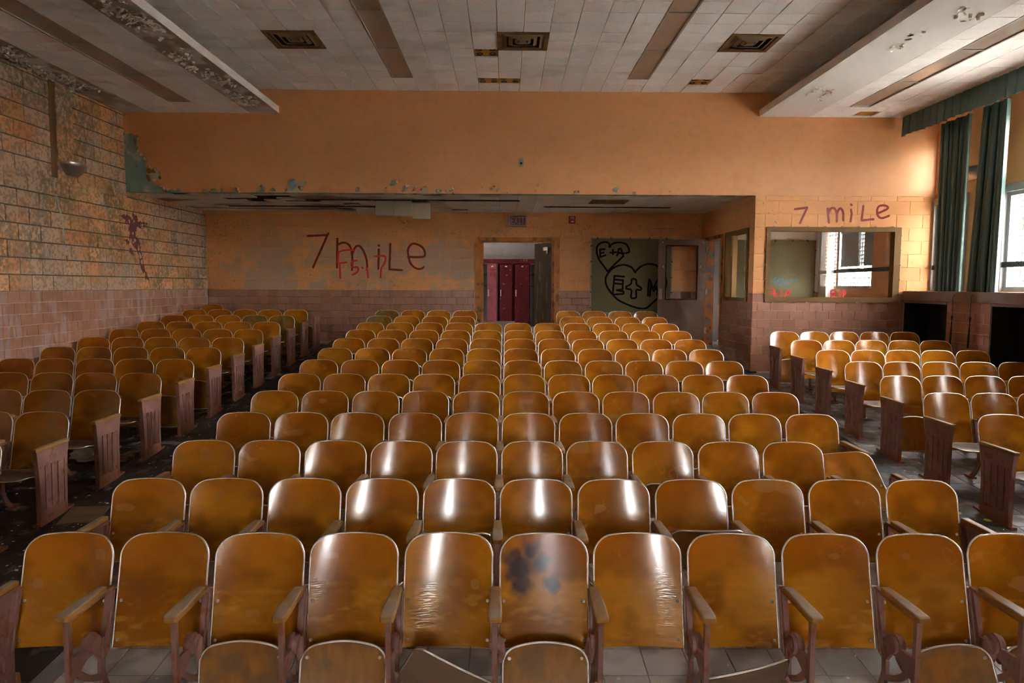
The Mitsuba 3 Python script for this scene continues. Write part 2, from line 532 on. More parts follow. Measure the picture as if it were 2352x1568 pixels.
ROT = {'back': lambda u, z, s: T().translate([u, s, z]).rotate([0, 0, 1], 180), 'left': lambda u, z, s: T().translate([s, u, z]).rotate([0, 0, 1], -90),
       'right': lambda u, z, s: T().translate([s, u, z]).rotate([0, 0, 1], 90), 'ceil': lambda u, z, s: T().translate([u, z, s]).rotate([1, 0, 0], -90)}


def lay(key, face, s, u0, u1, z0, z1, L, H, gap, t, c, bsdf, phase=0.0, off=0.5, holes=(), jit=0.0, zphase=None, skip=None, limit=298, prio=None):
    """Lays units L x H over a wall (face: back, left, right, ceil) at offset s, in courses, around rectangular holes.
    Every unit is a part of its own; past the limit the last ones by prio(u, z) become one part of joined units."""
    todo = []
    zb = z0 if zphase is None else z0 - ((z0 - zphase) % H)
    r = int(round((zb - (zphase if zphase is not None else z0)) / H))
    z = zb
    while z < z1 - 1e-4:
        sh = phase + (r % 2) * off * L
        u = u0 - ((u0 - sh) % L)
        while u < u1 - 1e-4:
            a, b, lo, hi = max(u, u0) + gap / 2, min(u + L, u1) - gap / 2, max(z, z0) + gap / 2, min(z + H, z1) - gap / 2
            pieces = [(a, b, lo, hi)] if b - a > 0.015 and hi - lo > 0.012 and not (skip and skip((a + b) / 2, (lo + hi) / 2)) else []
            for h in holes:
                nxt = []
                for (a_, b_, l_, h_) in pieces:
                    if a_ >= h[1] or b_ <= h[0] or l_ >= h[3] or h_ <= h[2]:
                        nxt.append((a_, b_, l_, h_))
                        continue
                    if a_ < h[0]: nxt.append((a_, h[0], l_, h_))
                    if b_ > h[1]: nxt.append((h[1], b_, l_, h_))
                    a2, b2 = max(a_, h[0]), min(b_, h[1])
                    if l_ < h[2]: nxt.append((a2, b2, l_, h[2]))
                    if h_ > h[3]: nxt.append((a2, b2, h[3], h_))
                pieces = [q for q in nxt if q[1] - q[0] > 0.02 and q[3] - q[2] > 0.02]
            for (a_, b_, l_, h_) in pieces:
                m = ROT[face]((a_ + b_) / 2, (l_ + h_) / 2, s)
                if jit:
                    m = m @ T().translate([0, rng.uniform(-jit, jit) * (1 if rng.random() < 0.85 else 2.2), 0]).rotate([1, 0, 0], rng.uniform(-1, 1) * jit * 160).rotate([0, 0, 1], rng.uniform(-1, 1) * jit * 160)
                todo.append(((a_ + b_) / 2, (l_ + h_) / 2, bev(b_ - a_, h_ - l_, t, c, bsdf), m))
            u += L
        z += H
        r += 1
    todo.sort(key=lambda q: prio(q[0], q[1]) if prio else -q[1])
    for q in todo[:limit]:
        put(key, q[2], q[3])
    if len(todo) > limit:
        ms = []
        for q in todo[limit:]:
            v, f = meshkit.WRITTEN[q[2]['filename']][:2]
            me = trimesh.Trimesh(np.array(v, float), f, process=False)
            me.apply_transform(np.array(q[3].matrix, float))
            ms.append(me)
        add(key + '_field', join(ms), bsdf, kind='stuff')


def struct(key, mesh, bsdf, **kw):
    k = add(key, mesh, bsdf, **kw)
    tag(k, kind='structure')
    return k


def wall_poly(u0, u1, z0, z1, holes):
    p = sbox(u0, z0, u1, z1)
    for h in holes:
        p = p.difference(sbox(h[0], h[2], h[1], h[3]))
    return p


def ordinal(i):
    return ('first', 'second', 'third', 'fourth', 'fifth', 'sixth', 'seventh', 'eighth', 'ninth', 'tenth', 'eleventh', 'twelfth', 'thirteenth', 'fourteenth')[i]


# ---------------------------------------------------------------- floor
ys = np.concatenate([[YF - 0.2], np.linspace(1.4, 13.8, 60), [18.2]])
zb = zf(np.minimum(ys, 13.8)) - 0.003
v, f = [], []
for y_, z_ in zip(ys, zb):
    v += [[-6.2, y_, z_], [6.9, y_, z_], [-6.2, y_, z_ - 0.25], [6.9, y_, z_ - 0.25]]
for i in range(len(ys) - 1):
    a, b = 4 * i, 4 * i + 4
    f += [[a, a + 1, b + 1], [a, b + 1, b], [a + 2, b + 3, a + 3], [a + 2, b + 2, b + 3], [a, b, b + 2], [a, b + 2, a + 2], [a + 1, b + 3, b + 1], [a + 1, a + 3, b + 3]]
struct('floor', trimesh.Trimesh(np.array(v), f, process=False), 'm_grout')

TS = 0.2286


def floor_m(x, y, dz=0.0):
    return T().translate([x, y, float(zf(y)) + dz]).rotate([1, 0, 0], math.degrees(math.atan(slope(y) if zf(y) > 0 else 0)))


fv = np.array([[sx_ * q, sy_ * q, z_] for q, z_ in ((.1113, -.003), (.1113, -.0005), (.1098, .0008)) for sx_, sy_ in ((-1, -1), (1, -1), (1, 1), (-1, 1))])
ff = []
for lo in (0, 4):
    for i in range(4):
        j = (i + 1) % 4
        ff += [[lo + i, lo + j, lo + 4 + j], [lo + i, lo + 4 + j, lo + 4 + i]]
ff += [[8, 9, 10], [8, 10, 11]]
tile_mesh = trimesh.Trimesh(fv, ff, process=False)
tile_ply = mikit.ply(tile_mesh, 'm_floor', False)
rest, count = [], 0
for iy in range(int(1.0 / TS), int(13.7 / TS)):
    y = (iy + 0.5) * TS
    for ix in range(53):
        x = -5.9 + (ix + 0.5) * TS
        left, mid, right = -5.75 < x < -3.42, -2.33 < x < 2.78, 3.72 < x < 6.1
        if not (left or mid or right):
            continue
        near = (mid and 2.7 < y < 3.75) or (left and x > -4.85 and 4.5 < y < 9.3) or (right and x < 5.0 and 5.2 < y < 8.3)
        if near and count < 295:
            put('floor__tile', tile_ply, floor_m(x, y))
            count += 1
        else:
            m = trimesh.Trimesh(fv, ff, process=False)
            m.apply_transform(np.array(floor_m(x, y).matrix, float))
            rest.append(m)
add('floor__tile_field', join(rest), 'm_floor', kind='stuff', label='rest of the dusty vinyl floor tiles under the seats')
for x0, x1, lab in ((-3.40, -2.36, 'dark brown linoleum runner in the left aisle'), (2.80, 3.70, 'dark green linoleum runner in the right aisle')):
    v, f = [], []
    for y_ in np.linspace(1.5, 13.75, 50):
        z_ = float(zf(y_))
        v += [[x0, y_, z_ + .002], [x1, y_, z_ + .002], [x0, y_, z_ - .004], [x1, y_, z_ - .004]]
    for i in range(49):
        a, b = 4 * i, 4 * i + 4
        f += [[a, a + 1, b + 1], [a, b + 1, b], [a, b, b + 2], [a, b + 2, a + 2], [a + 1, b + 3, b + 1], [a + 1, a + 3, b + 3]]
    add('floor__runner', trimesh.Trimesh(np.array(v), f, process=False), 'm_runner', label=lab)

# ---------------------------------------------------------------- walls of the hall
struct('wall_left', bx(XL - 0.2, XL - 0.014, YF - 0.2, 18.1, ZT, ZH + 0.3), 'm_mortar')
add('wall_left__wainscot_backing', bx(XL - 0.2, XL - 0.012, YF - 0.2, YD + 0.1, -0.3, ZT), 'm_tilegrout')


lay('wall_left__block', 'left', XL - 0.016, 6.5, YD, ZT, ZLOW, 0.4064, 0.2032, 0.015, 0.014, 0.004, 'm_oldblock', phase=8.310, jit=0.0022, holes=[(9.185, 9.655, 3.42, ZLOW)], prio=lambda u, z: -u)
lay('wall_left__tile', 'left', XL - 0.012, 5.5, YD, ZT - 10 * 0.1354, ZT, 0.2032, 0.1354, 0.005, 0.012, 0.002, 'm_tile', phase=0.04, jit=0.0005, prio=lambda u, z: (ZT - z) + (0 if u > 7.6 else 5))
add('wall_left__ledge', chbox(XL - 0.02, XL + 0.012, 6.0, YB, 3.395, 3.455, 0.006), 'm_oldblock', label='narrow pale plaster band along the block wall')
add('wall_left__plaster_column', chbox(XL - 0.02, XL + 0.010, 9.31, 9.655, 3.455, ZLOW, 0.004), 'm_oldblock', label='stained plaster strip between the blocks')
add('wall_left__pipe_chase', bx(XL - 0.02, XL - 0.008, 9.185, 9.31, 3.455, ZLOW), 'm_vent', label='dark rusty vertical groove')

struct('wall_back', on_back(wall_poly(-6.1, 3.97, 0.3, 4.0, [(-0.60, 1.03, 0.0, 3.03)]), YD + 0.155, 0.15), 'm_mortar_orange')
doorhole = (-0.62, 1.045, 0.0, 3.052)
lay('wall_back__block', 'back', YD + 0.006, XL + 0.005, XP, ZT, ZBAL + 0.02, 0.4064, 0.2032, 0.010, 0.006, 0.003, 'm_block', phase=-3.53, holes=[doorhole], jit=0.0004)
add('wall_back__wainscot_backing', on_back(wall_poly(XL, XP, 0.6, ZT, [doorhole]), YD + 0.006, 0.004), 'm_groutdark')
lay('wall_back__tile', 'back', YD + 0.003, XL + 0.012, XP, ZT - 8 * 0.1354, ZT, 0.2032, 0.1354, 0.005, 0.010, 0.002, 'm_tile', phase=-3.697 + 0.1016, holes=[doorhole], prio=lambda u, z: (ZT - z) + (0.3 if u > 1.7 else 0))
struct('baseboard_back', on_back(unary_union([sbox(XL, 0.8, -0.62, ZT - 8 * 0.1354), sbox(1.045, 0.8, XP, ZT - 8 * 0.1354)]), YD + 0.006, 0.012), 'm_black')

# upper wall over the low back bay
struct('wall_upper', bx(-6.0, 6.75, YB + 0.004, YB + 0.16, ZBAL - 0.004, ZH + 0.3), 'm_teal')
# outlines of writing, graffiti and torn paint, in metres on their walls
S = {
 'mile': [[(-3.849,3.040),(-3.500,3.059),(-3.479,3.042),(-3.758,2.441)],[(-3.280,2.990),(-3.295,2.444)],[(-3.278,2.873),(-3.180,2.916),(-3.084,2.895),(-3.020,2.810),(-2.995,2.617),(-3.004,2.392)],[(-2.994,2.703),(-2.923,2.842),(-2.837,2.843),(-2.753,2.704),(-2.711,2.533),(-2.713,2.393)],[(-2.478,2.791),(-2.493,2.416)],[(-2.482,2.870),(-2.473,2.862)],[(-2.255,2.900),(-2.277,2.406),(-2.033,2.390)],[(-1.912,2.648),(-1.632,2.650),(-1.582,2.700),(-1.610,2.807),(-1.717,2.885),(-1.835,2.897),(-1.911,2.794),(-1.902,2.644),(-1.859,2.516),(-1.763,2.430),(-1.665,2.420),(-1.611,2.452)]],
 'red': [[(-2.956,2.774),(-3.075,2.777),(-3.204,2.755),(-3.259,2.701),(-3.272,2.530)],[(-3.233,2.519),(-3.110,2.537)],[(-3.240,2.509),(-3.233,2.229)],[(-2.905,2.575),(-3.002,2.548),(-3.004,2.445),(-2.906,2.446),(-2.881,2.392),(-2.919,2.338),(-2.995,2.299)],[(-2.803,2.446),(-2.795,2.425)],[(-2.555,2.656),(-2.408,2.667),(-2.350,2.631),(-2.377,2.513),(-2.432,2.427),(-2.451,2.254)],[(-2.708,2.425),(-2.693,2.242)]],
 'mile2': [[(4.441,3.295),(4.629,3.322),(4.526,3.084)],[(4.947,3.307),(4.956,3.222),(4.973,3.095)],[(4.956,3.222),(4.990,3.307),(5.050,3.307),(5.088,3.240),(5.093,3.113)],[(5.093,3.240),(5.128,3.308),(5.171,3.291),(5.191,3.223),(5.195,3.130)],[(5.309,3.292),(5.320,3.224),(5.308,3.114)],[(5.305,3.371),(5.313,3.363)],[(5.495,3.352),(5.479,3.132),(5.659,3.150)],[(5.732,3.243),(5.859,3.303),(5.874,3.337),(5.813,3.362),(5.736,3.345),(5.710,3.277),(5.735,3.193),(5.796,3.168),(5.898,3.202)]],
 'heart': [[(2.012,2.861),(1.989,2.933),(1.915,2.954),(1.828,2.932),(1.763,2.867),(1.758,2.751),(1.803,2.620),(1.886,2.504),(1.975,2.388)],[(1.997,2.861),(2.069,2.926),(2.186,2.949),(2.303,2.928),(2.370,2.855),(2.386,2.769),(2.328,2.746)],[(2.271,2.681),(2.119,2.535),(1.975,2.388)],[(1.910,2.817),(1.822,2.809),(1.825,2.664),(1.926,2.701)],[(1.824,2.737),(1.889,2.751)],[(2.021,2.752),(2.130,2.760)],[(2.071,2.803),(2.072,2.723)],[(2.153,2.695),(2.188,2.825),(2.224,2.833),(2.278,2.681)],[(2.167,2.746),(2.292,2.739)],[(2.511,2.369),(2.443,2.464),(2.310,2.514),(2.179,2.499),(2.048,2.425),(1.962,2.315),(1.934,2.213),(1.965,2.096),(2.055,1.965),(2.190,1.834),(2.383,1.740),(2.590,1.674),(2.737,1.675),(2.839,1.756),(2.954,1.860),(3.070,1.970),(3.125,2.131),(3.107,2.277),(3.046,2.387),(2.941,2.495),(2.808,2.538),(2.662,2.508),(2.561,2.435),(2.511,2.369)],[(2.299,2.288),(2.109,2.302),(2.078,1.936),(2.291,1.952),(2.290,1.996),(2.157,2.024),(2.274,2.039),(2.273,2.142),(2.111,2.156)],[(2.273,2.142),(2.279,2.215),(2.117,2.229)],[(2.347,2.098),(2.434,2.150),(2.447,2.230),(2.491,2.245),(2.536,2.216),(2.544,2.136),(2.634,2.070),(2.620,2.027),(2.539,2.026),(2.542,1.894),(2.483,1.865),(2.439,1.894),(2.444,2.026),(2.348,2.054),(2.347,2.098)],[(2.769,1.925),(2.792,2.232),(2.869,2.072),(2.961,2.218),(2.982,1.926)],[(2.806,1.910),(2.831,2.115),(2.885,2.013),(2.942,2.101),(2.953,1.926)]],
 'chalk': [[(2.426,2.580),(2.375,2.572),(2.398,2.536),(2.427,2.522),(2.376,2.492)],[(2.477,2.624),(2.523,2.493)],[(2.441,2.565),(2.528,2.602)],[(2.565,2.617),(2.543,2.581),(2.573,2.552),(2.594,2.588),(2.565,2.617)],[(2.610,2.566),(2.616,2.632),(2.645,2.625),(2.653,2.581)],[(2.674,2.654),(2.660,2.617),(2.690,2.596)],[(2.682,2.618),(2.702,2.683)],[(2.643,2.348),(2.659,2.282)],[(2.621,2.333),(2.694,2.348),(2.688,2.319),(2.658,2.312),(2.695,2.297),(2.652,2.282)],[(2.738,2.363),(2.747,2.298)],[(2.782,2.378),(2.783,2.305)],[(2.746,2.334),(2.790,2.341)],[(2.818,2.400),(2.813,2.305)],[(2.596,2.129),(2.697,2.202)]],
 'glass': [[(4.075,1.936),(4.088,2.065),(4.157,2.074),(4.194,2.023),(4.091,1.996)],[(4.229,2.006),(4.178,1.980),(4.222,1.945)],[(4.248,1.954),(4.253,1.947)],[(4.297,2.040),(4.301,1.937)],[(4.361,1.937),(4.375,2.024),(4.427,2.041),(4.420,1.989),(4.368,1.981)],[(5.081,1.941),(5.077,2.044),(5.137,2.053),(5.139,2.001),(5.087,1.993),(5.150,1.941)],[(5.184,1.952),(5.190,1.945)],[(5.224,2.045),(5.223,1.941)],[(5.272,1.942),(5.271,2.037),(5.302,2.037),(5.301,1.994),(5.273,1.985)]],
 'blue': [[(5.414,2.225),(5.550,2.294),(5.484,2.202),(5.619,2.271),(5.531,2.168),(5.688,2.272),(5.623,2.158),(5.780,2.272),(5.715,2.158),(5.872,2.261),(5.829,2.170),(5.963,2.273),(5.943,2.182)],[(5.462,2.168),(5.647,2.135),(5.831,2.124)],[(5.594,2.340),(5.685,2.351)]],
 'chalk2': [[(5.416,2.860),(5.459,2.928),(5.550,2.951),(5.756,2.919)],[(5.596,2.929),(5.616,2.680)],[(5.432,2.725),(5.532,2.816)],[(5.407,2.452),(5.415,2.543),(5.449,2.555)],[(5.497,2.475),(5.507,2.521)],[(5.566,2.476),(5.564,2.533),(5.612,2.487)],[(5.725,2.522),(5.761,2.477),(5.815,2.568)],[(5.762,2.431),(5.865,2.455)],[(5.766,2.340),(5.786,2.409),(5.834,2.352),(5.958,2.398)],[(5.892,2.341),(5.960,2.364)]],
 'smear': [[(10.996,3.112),(11.128,3.125),(11.174,2.827),(11.305,2.765),(11.316,2.601),(11.394,2.389),(11.523,2.199),(11.521,2.163),(11.427,2.186),(11.278,2.386),(11.244,2.550),(11.117,2.661),(10.976,2.837)],[(10.961,2.618),(11.051,2.657),(11.128,2.499),(11.072,2.462)],[(10.844,2.782),(10.998,2.838),(11.008,2.678),(10.902,2.695)],[(10.806,3.121),(10.914,3.166),(11.020,3.142),(11.089,3.195),(11.265,3.166),(11.236,3.070),(11.399,3.108),(11.537,3.073),(11.510,3.023),(11.365,2.963),(11.231,2.999),(11.153,2.858),(11.021,2.849),(11.010,3.004),(10.904,3.018)]],
 'peel': [[(-5.813,4.393),(-5.707,4.382),(-5.584,4.338),(-5.610,4.260),(-5.603,4.126),(-5.549,4.059),(-5.462,3.959),(-5.498,3.903),(-5.329,3.859),(-5.286,3.792),(-5.278,3.691),(-5.359,3.645),(-5.271,3.578),(-5.192,3.534),(-4.987,3.546),(-4.978,3.478),(-5.786,3.485),(-5.817,3.586)],[(-4.624,3.492),(-4.576,3.560),(-4.463,3.545),(-4.441,3.493)],[(-4.190,3.494),(-4.154,3.574),(-4.075,3.547),(-4.065,3.495)],[(-3.790,3.497),(-3.764,3.632),(-3.697,3.599),(-3.688,3.497)],[(-3.618,3.532),(-3.594,3.588),(-3.526,3.566),(-3.539,3.510)],[(-3.413,3.499),(-3.343,3.579),(-3.346,3.691),(-3.249,3.714),(-3.182,3.658),(-3.045,3.671),(-3.091,3.603),(-3.139,3.512),(-3.276,3.489)],[(-2.319,3.517),(-2.295,3.607),(-2.250,3.596),(-2.244,3.513)],[(-1.792,3.610),(-1.768,3.690),(-1.665,3.713),(-1.666,3.645),(-1.735,3.611)],[(-1.609,3.521),(-1.586,3.612),(-1.483,3.635),(-1.506,3.544)],[(-1.449,3.527),(-1.414,3.624),(-1.380,3.613),(-1.392,3.522)],[(-1.334,3.511),(-1.322,3.591),(-1.231,3.614),(-1.185,3.580),(-1.208,3.512)],[(-0.956,3.514),(-0.910,3.571),(-0.795,3.589),(-0.818,3.544)],[(-1.036,3.513),(-1.025,3.570),(-0.990,3.559),(-0.997,3.513)],[(-0.164,3.534),(-0.141,3.609),(-0.107,3.587),(-0.118,3.530)],[(0.456,3.624),(0.467,3.658),(0.508,3.636),(0.490,3.606)],[(1.617,3.574),(1.674,3.631),(1.732,3.598),(1.710,3.536),(1.653,3.536)],[(2.494,3.534),(2.504,3.573),(2.528,3.557),(2.517,3.534)],[(0.433,3.545),(0.444,3.574),(0.463,3.561),(0.454,3.538)],[(-0.210,3.597),(-0.203,3.620),(-0.185,3.607),(-0.194,3.588)]],
}
sheet = sbox(XL, ZBAL - 0.004, 6.62, ZH + 0.02)
jag = random.Random(3)


def rough(poly, amp=0.012, step=0.03):
    """Gives a polygon a torn edge."""
    n = max(8, int(poly.length / step))
    pts = []
    c = poly.centroid
    for i in range(n):
        q = poly.exterior.interpolate(i / n, normalized=True)
        d = np.array([q.x - c.x, q.y - c.y])
        d /= np.linalg.norm(d) + 1e-9
        a = jag.uniform(-amp, amp)
        pts.append((q.x + d[0] * a, q.y + d[1] * a))
    return Polygon(pts).buffer(0)


peels = [rough(Polygon(l).buffer(0), 0.018 if i == 0 else 0.010) for i, l in enumerate(S['peel'])]
for i in range(26):
    x = jag.uniform(-5.3, 0.6) if i < 22 else jag.uniform(1, 3)
    peels.append(rough(Point(x, ZBAL + abs(jag.gauss(0.02, 0.05))).buffer(jag.uniform(0.008, 0.03)), 0.008, 0.012))
torn = unary_union(peels)
add('wall_upper__paint_layer', on_back(sheet.difference(torn), YB + 0.004, 0.004), 'm_bulk', label='smooth orange paint layer with torn lower edge')
curls = []
for p in peels:
    ring = p.exterior
    for k in range(max(2, int(ring.length / 0.05))):
        q = ring.interpolate(jag.random() * ring.length)
        if q.y < ZBAL + 0.004 or q.x < XL + 0.01:
            continue
        c = p.centroid
        d = np.array([c.x - q.x, c.y - q.y])
        d /= np.linalg.norm(d) + 1e-9
        e = np.array([-d[1], d[0]])
        big = min(1.0, math.sqrt(p.area) / 0.12)
        L, w, cu = jag.uniform(0.008, 0.012 + 0.033 * big), jag.uniform(0.006, 0.010 + 0.02 * big), jag.uniform(0.3, 1.2)
        vv = []
        for s in np.linspace(0, 1, 5):
            wid = w * (1 - 0.5 * s)
            off = L * math.sin(cu * s) / cu
            hgt = L * (1 - math.cos(cu * s)) / cu + 0.0005
            for sg in (-1, 1):
                pt = np.array([q.x, q.y]) + d * off + e * sg * wid
                vv.append([pt[0], YB - 0.001 - hgt, pt[1]])
        ffc = []
        for s in range(4):
            a = 2 * s
            ffc += [[a, a + 1, a + 3], [a, a + 3, a + 2]]
        curls.append(trimesh.Trimesh(vv, ffc, process=False))
add('wall_upper__paint_curl', join(curls), 'm_flakeorange', kind='stuff', label='curled orange paint flakes along the torn edge')

# corner office: front and side partitions
fw = (4.035, 6.08, 1.885, 3.008)
sw = (11.175, 12.305, 1.885, 3.008)
sd = (12.53, 13.56, 0.5, 3.0)
struct('wall_partition', on_back(wall_poly(XP + 0.004, 6.62, 0.3, ZBAL + 0.0, [fw]), YB + 0.15, 0.143), 'm_mortar_orange')
lay('wall_partition__block', 'back', YB + 0.007, XP, 6.62, ZT, ZBAL - 0.006, 0.4064, 0.2032, 0.006, 0.007, 0.002, 'm_block', phase=4.19, holes=[fw], zphase=ZT, jit=0.0005)
add('wall_partition__wainscot_backing', on_back(wall_poly(XP + 0.001, 6.19, 0.5, ZT, [fw]), YB + 0.0075, 0.003), 'm_tilegrout')
lay('wall_partition__tile', 'back', YB + 0.006, XP, 6.19, ZT - 9 * 0.1354, ZT, 0.2032, 0.1354, 0.005, 0.010, 0.002, 'm_tile', phase=4.2125, holes=[fw])
struct('wall_partition_side', on_right(wall_poly(YB + 0.004, YD, 0.3, ZBAL + 0.02, [sw, sd]), XP + 0.14, 0.135), 'm_mortar_orange')
lay('wall_partition_side__block', 'right', XP + 0.007, YB + 0.003, YD, ZT, ZBAL, 0.4064, 0.2032, 0.006, 0.007, 0.002, 'm_block', phase=YB, holes=[sw, sd], jit=0.0005)
add('wall_partition_side__wainscot_backing', on_right(wall_poly(YB + 0.004, YD, 0.5, ZT, [sw, sd]), XP + 0.0075, 0.003), 'm_tilegrout')
lay('wall_partition_side__tile', 'right', XP + 0.006, YB + 0.003, YD, ZT - 9 * 0.1354, ZT, 0.2032, 0.1354, 0.005, 0.010, 0.002, 'm_tile', phase=YB, holes=[sw, sd])
struct('baseboard_partition', bx(XP - 0.012, XP + 0.1, YB - 0.006, 12.53, 0.5, ZT - 9 * 0.1354), 'm_black')

# right wall with the windows
BAYS = [(10.20, 10.90), (7.07, 9.37), (2.85, 3.9)]
UPPER = [(10.20, 10.90), (7.07, 8.95)]
W0, W1, U0, U1 = 2.065, 3.37, 3.56, 4.30
holes = [(a, b, W0, W1) for a, b in BAYS] + [(a, b, U0, U1) for a, b in UPPER] + [(12.72, 14.10, 2.08, 3.24)]
struct('wall_right', on_right(wall_poly(YF - 0.2, 14.7, -0.3, ZH + 0.3, holes), XR + 0.22, 0.22), 'm_bulk')
# front wall behind the camera; opening and recess added to narrow the window light
struct('wall_front', on_back(wall_poly(-6.1, 6.9, -0.3, ZH + 0.3, [(-1.10, 1.30, 0.9, 4.6)]), YR - 0.2, 0.2), 'm_bulk')
struct('added_recess_left', bx(-1.4, -1.25, YF - 0.2, YR - 0.2, 0.5, 4.9), 'm_greywall')
struct('added_recess_right', bx(1.45, 1.6, YF - 0.2, YR - 0.2, 0.5, 4.9), 'm_greywall')
struct('added_recess_floor', bx(-1.4, 1.6, YF - 0.2, YR - 0.2, 0.6, 0.9), 'm_grout')
struct('added_recess_ceiling', bx(-1.4, 1.6, YF - 0.2, YR - 0.2, 4.6, 4.9), 'm_white')
struct('added_recess_end', on_back(wall_poly(-1.4, 1.6, 0.5, 4.9, [(-0.09, 0.27, 2.0, 4.4)]), YF, 0.2), 'm_greywall')

# corridor behind the back door, office behind the partitions
struct('wall_corridor', bx(-4.2, 4.2, 17.905, 18.1, 0.5, 3.9), 'm_greywall')
lay('wall_corridor__block', 'back', 17.905, -1.2, 1.6, 1.013, 3.75, 0.4064, 0.2032, 0.006, 0.008, 0.003, 'm_greywall', phase=0.1)
struct('wall_corridor_end', bx(4.0, 4.2, 13.96, 18.0, 0.5, 3.9), 'm_greywall')
struct('wall_corridor_left', on_left(wall_poly(13.9, 18.1, 0.5, 3.9, [(14.6, 17.2, 1.9, 3.5)]), -4.2, 0.2), 'm_greywall')  # opening added to let sky light into the corridor
struct('wall_corridor_near', on_back(wall_poly(-4.2, 4.2, 0.5, 3.9, [(-0.62, 1.05, 0, 3.05)]), YD + 0.17, 0.012), 'm_greywall')
struct('ceiling_corridor', bx(-4.2, 4.2, YD + 0.1, 18.1, 3.75, 3.95), 'm_white')
struct('wall_office_back', bx(3.83, 6.8, 14.5, 14.7, 0.5, 3.7), 'm_whitewall')
add('wall_office_back__wainscot', bx(3.83, 6.6, 14.485, 14.5, 0.9, ZT), 'm_tile')
struct('wall_office_left', bx(3.83, 3.97, YD, 14.5, 0.5, 3.7), 'm_whitewall')
struct('ceiling_office', bx(3.83, 6.8, YB + 0.15, 14.7, 3.55, 3.75), 'm_white')
add('wall_right__office_pier', bx(6.42, 6.6, 14.14, 14.5, 0.9, 3.55), 'm_whitewall')

# ---------------------------------------------------------------- ceilings
G = 0.3048
xs_main = lambda k: -0.422 + k * G
struct('ceiling', bx(-4.65, 5.0, YF - 0.2, YB + 0.1, ZH + 0.024, ZH + 0.3), 'm_ochre')
lights_main = [(-1.641, -1.336), (1.712, 2.016)]
vents_main = [(-2.860, -2.251), (-0.117, 0.492), (2.626, 3.235)]
gone = [(-0.422, 9.048), (-0.422, 10.267), (-0.117, 10.267), (2.626, 10.267)]
hl = [(a, b, 5.0, 10.267) for a, b in lights_main] + [(a, b, 8.439, 9.048) for a, b in vents_main]
hl += [(x, x + G, y, y + G) for x, y in gone]
lay('ceiling__tile', 'ceil', ZH + 0.02, -4.6, 4.95, 7.219, YB, G, G, 0.006, 0.02, 0.004, 'm_ceil', phase=-0.422, off=0.0, zphase=10.877 - 12 * G, holes=hl, jit=0.0022, prio=lambda u, z: abs(u - 0.2) > 3.75)
add('ceiling__tile_field', on_ceil(wall_poly(-4.6, 4.95, YF, 7.217, [(a, b, 6.61, 7.3) for a, b in lights_main]), ZH + 0.02, 0.02), 'm_ceil')
dabs = []
for x, y in gone:
    for dx, dy in ((0.06, 0.08), (0.235, 0.07), (0.07, 0.235), (0.235, 0.225)):
        t_ = trimesh.creation.torus(0.035, 0.008, major_sections=14, minor_sections=6)
        t_.apply_translation([x + dx, y + dy, ZH + 0.022])
        dabs.append(t_)
add('ceiling__adhesive_ring', join(dabs), 'm_dark', kind='stuff', label='dark rings of glue where tiles have fallen')
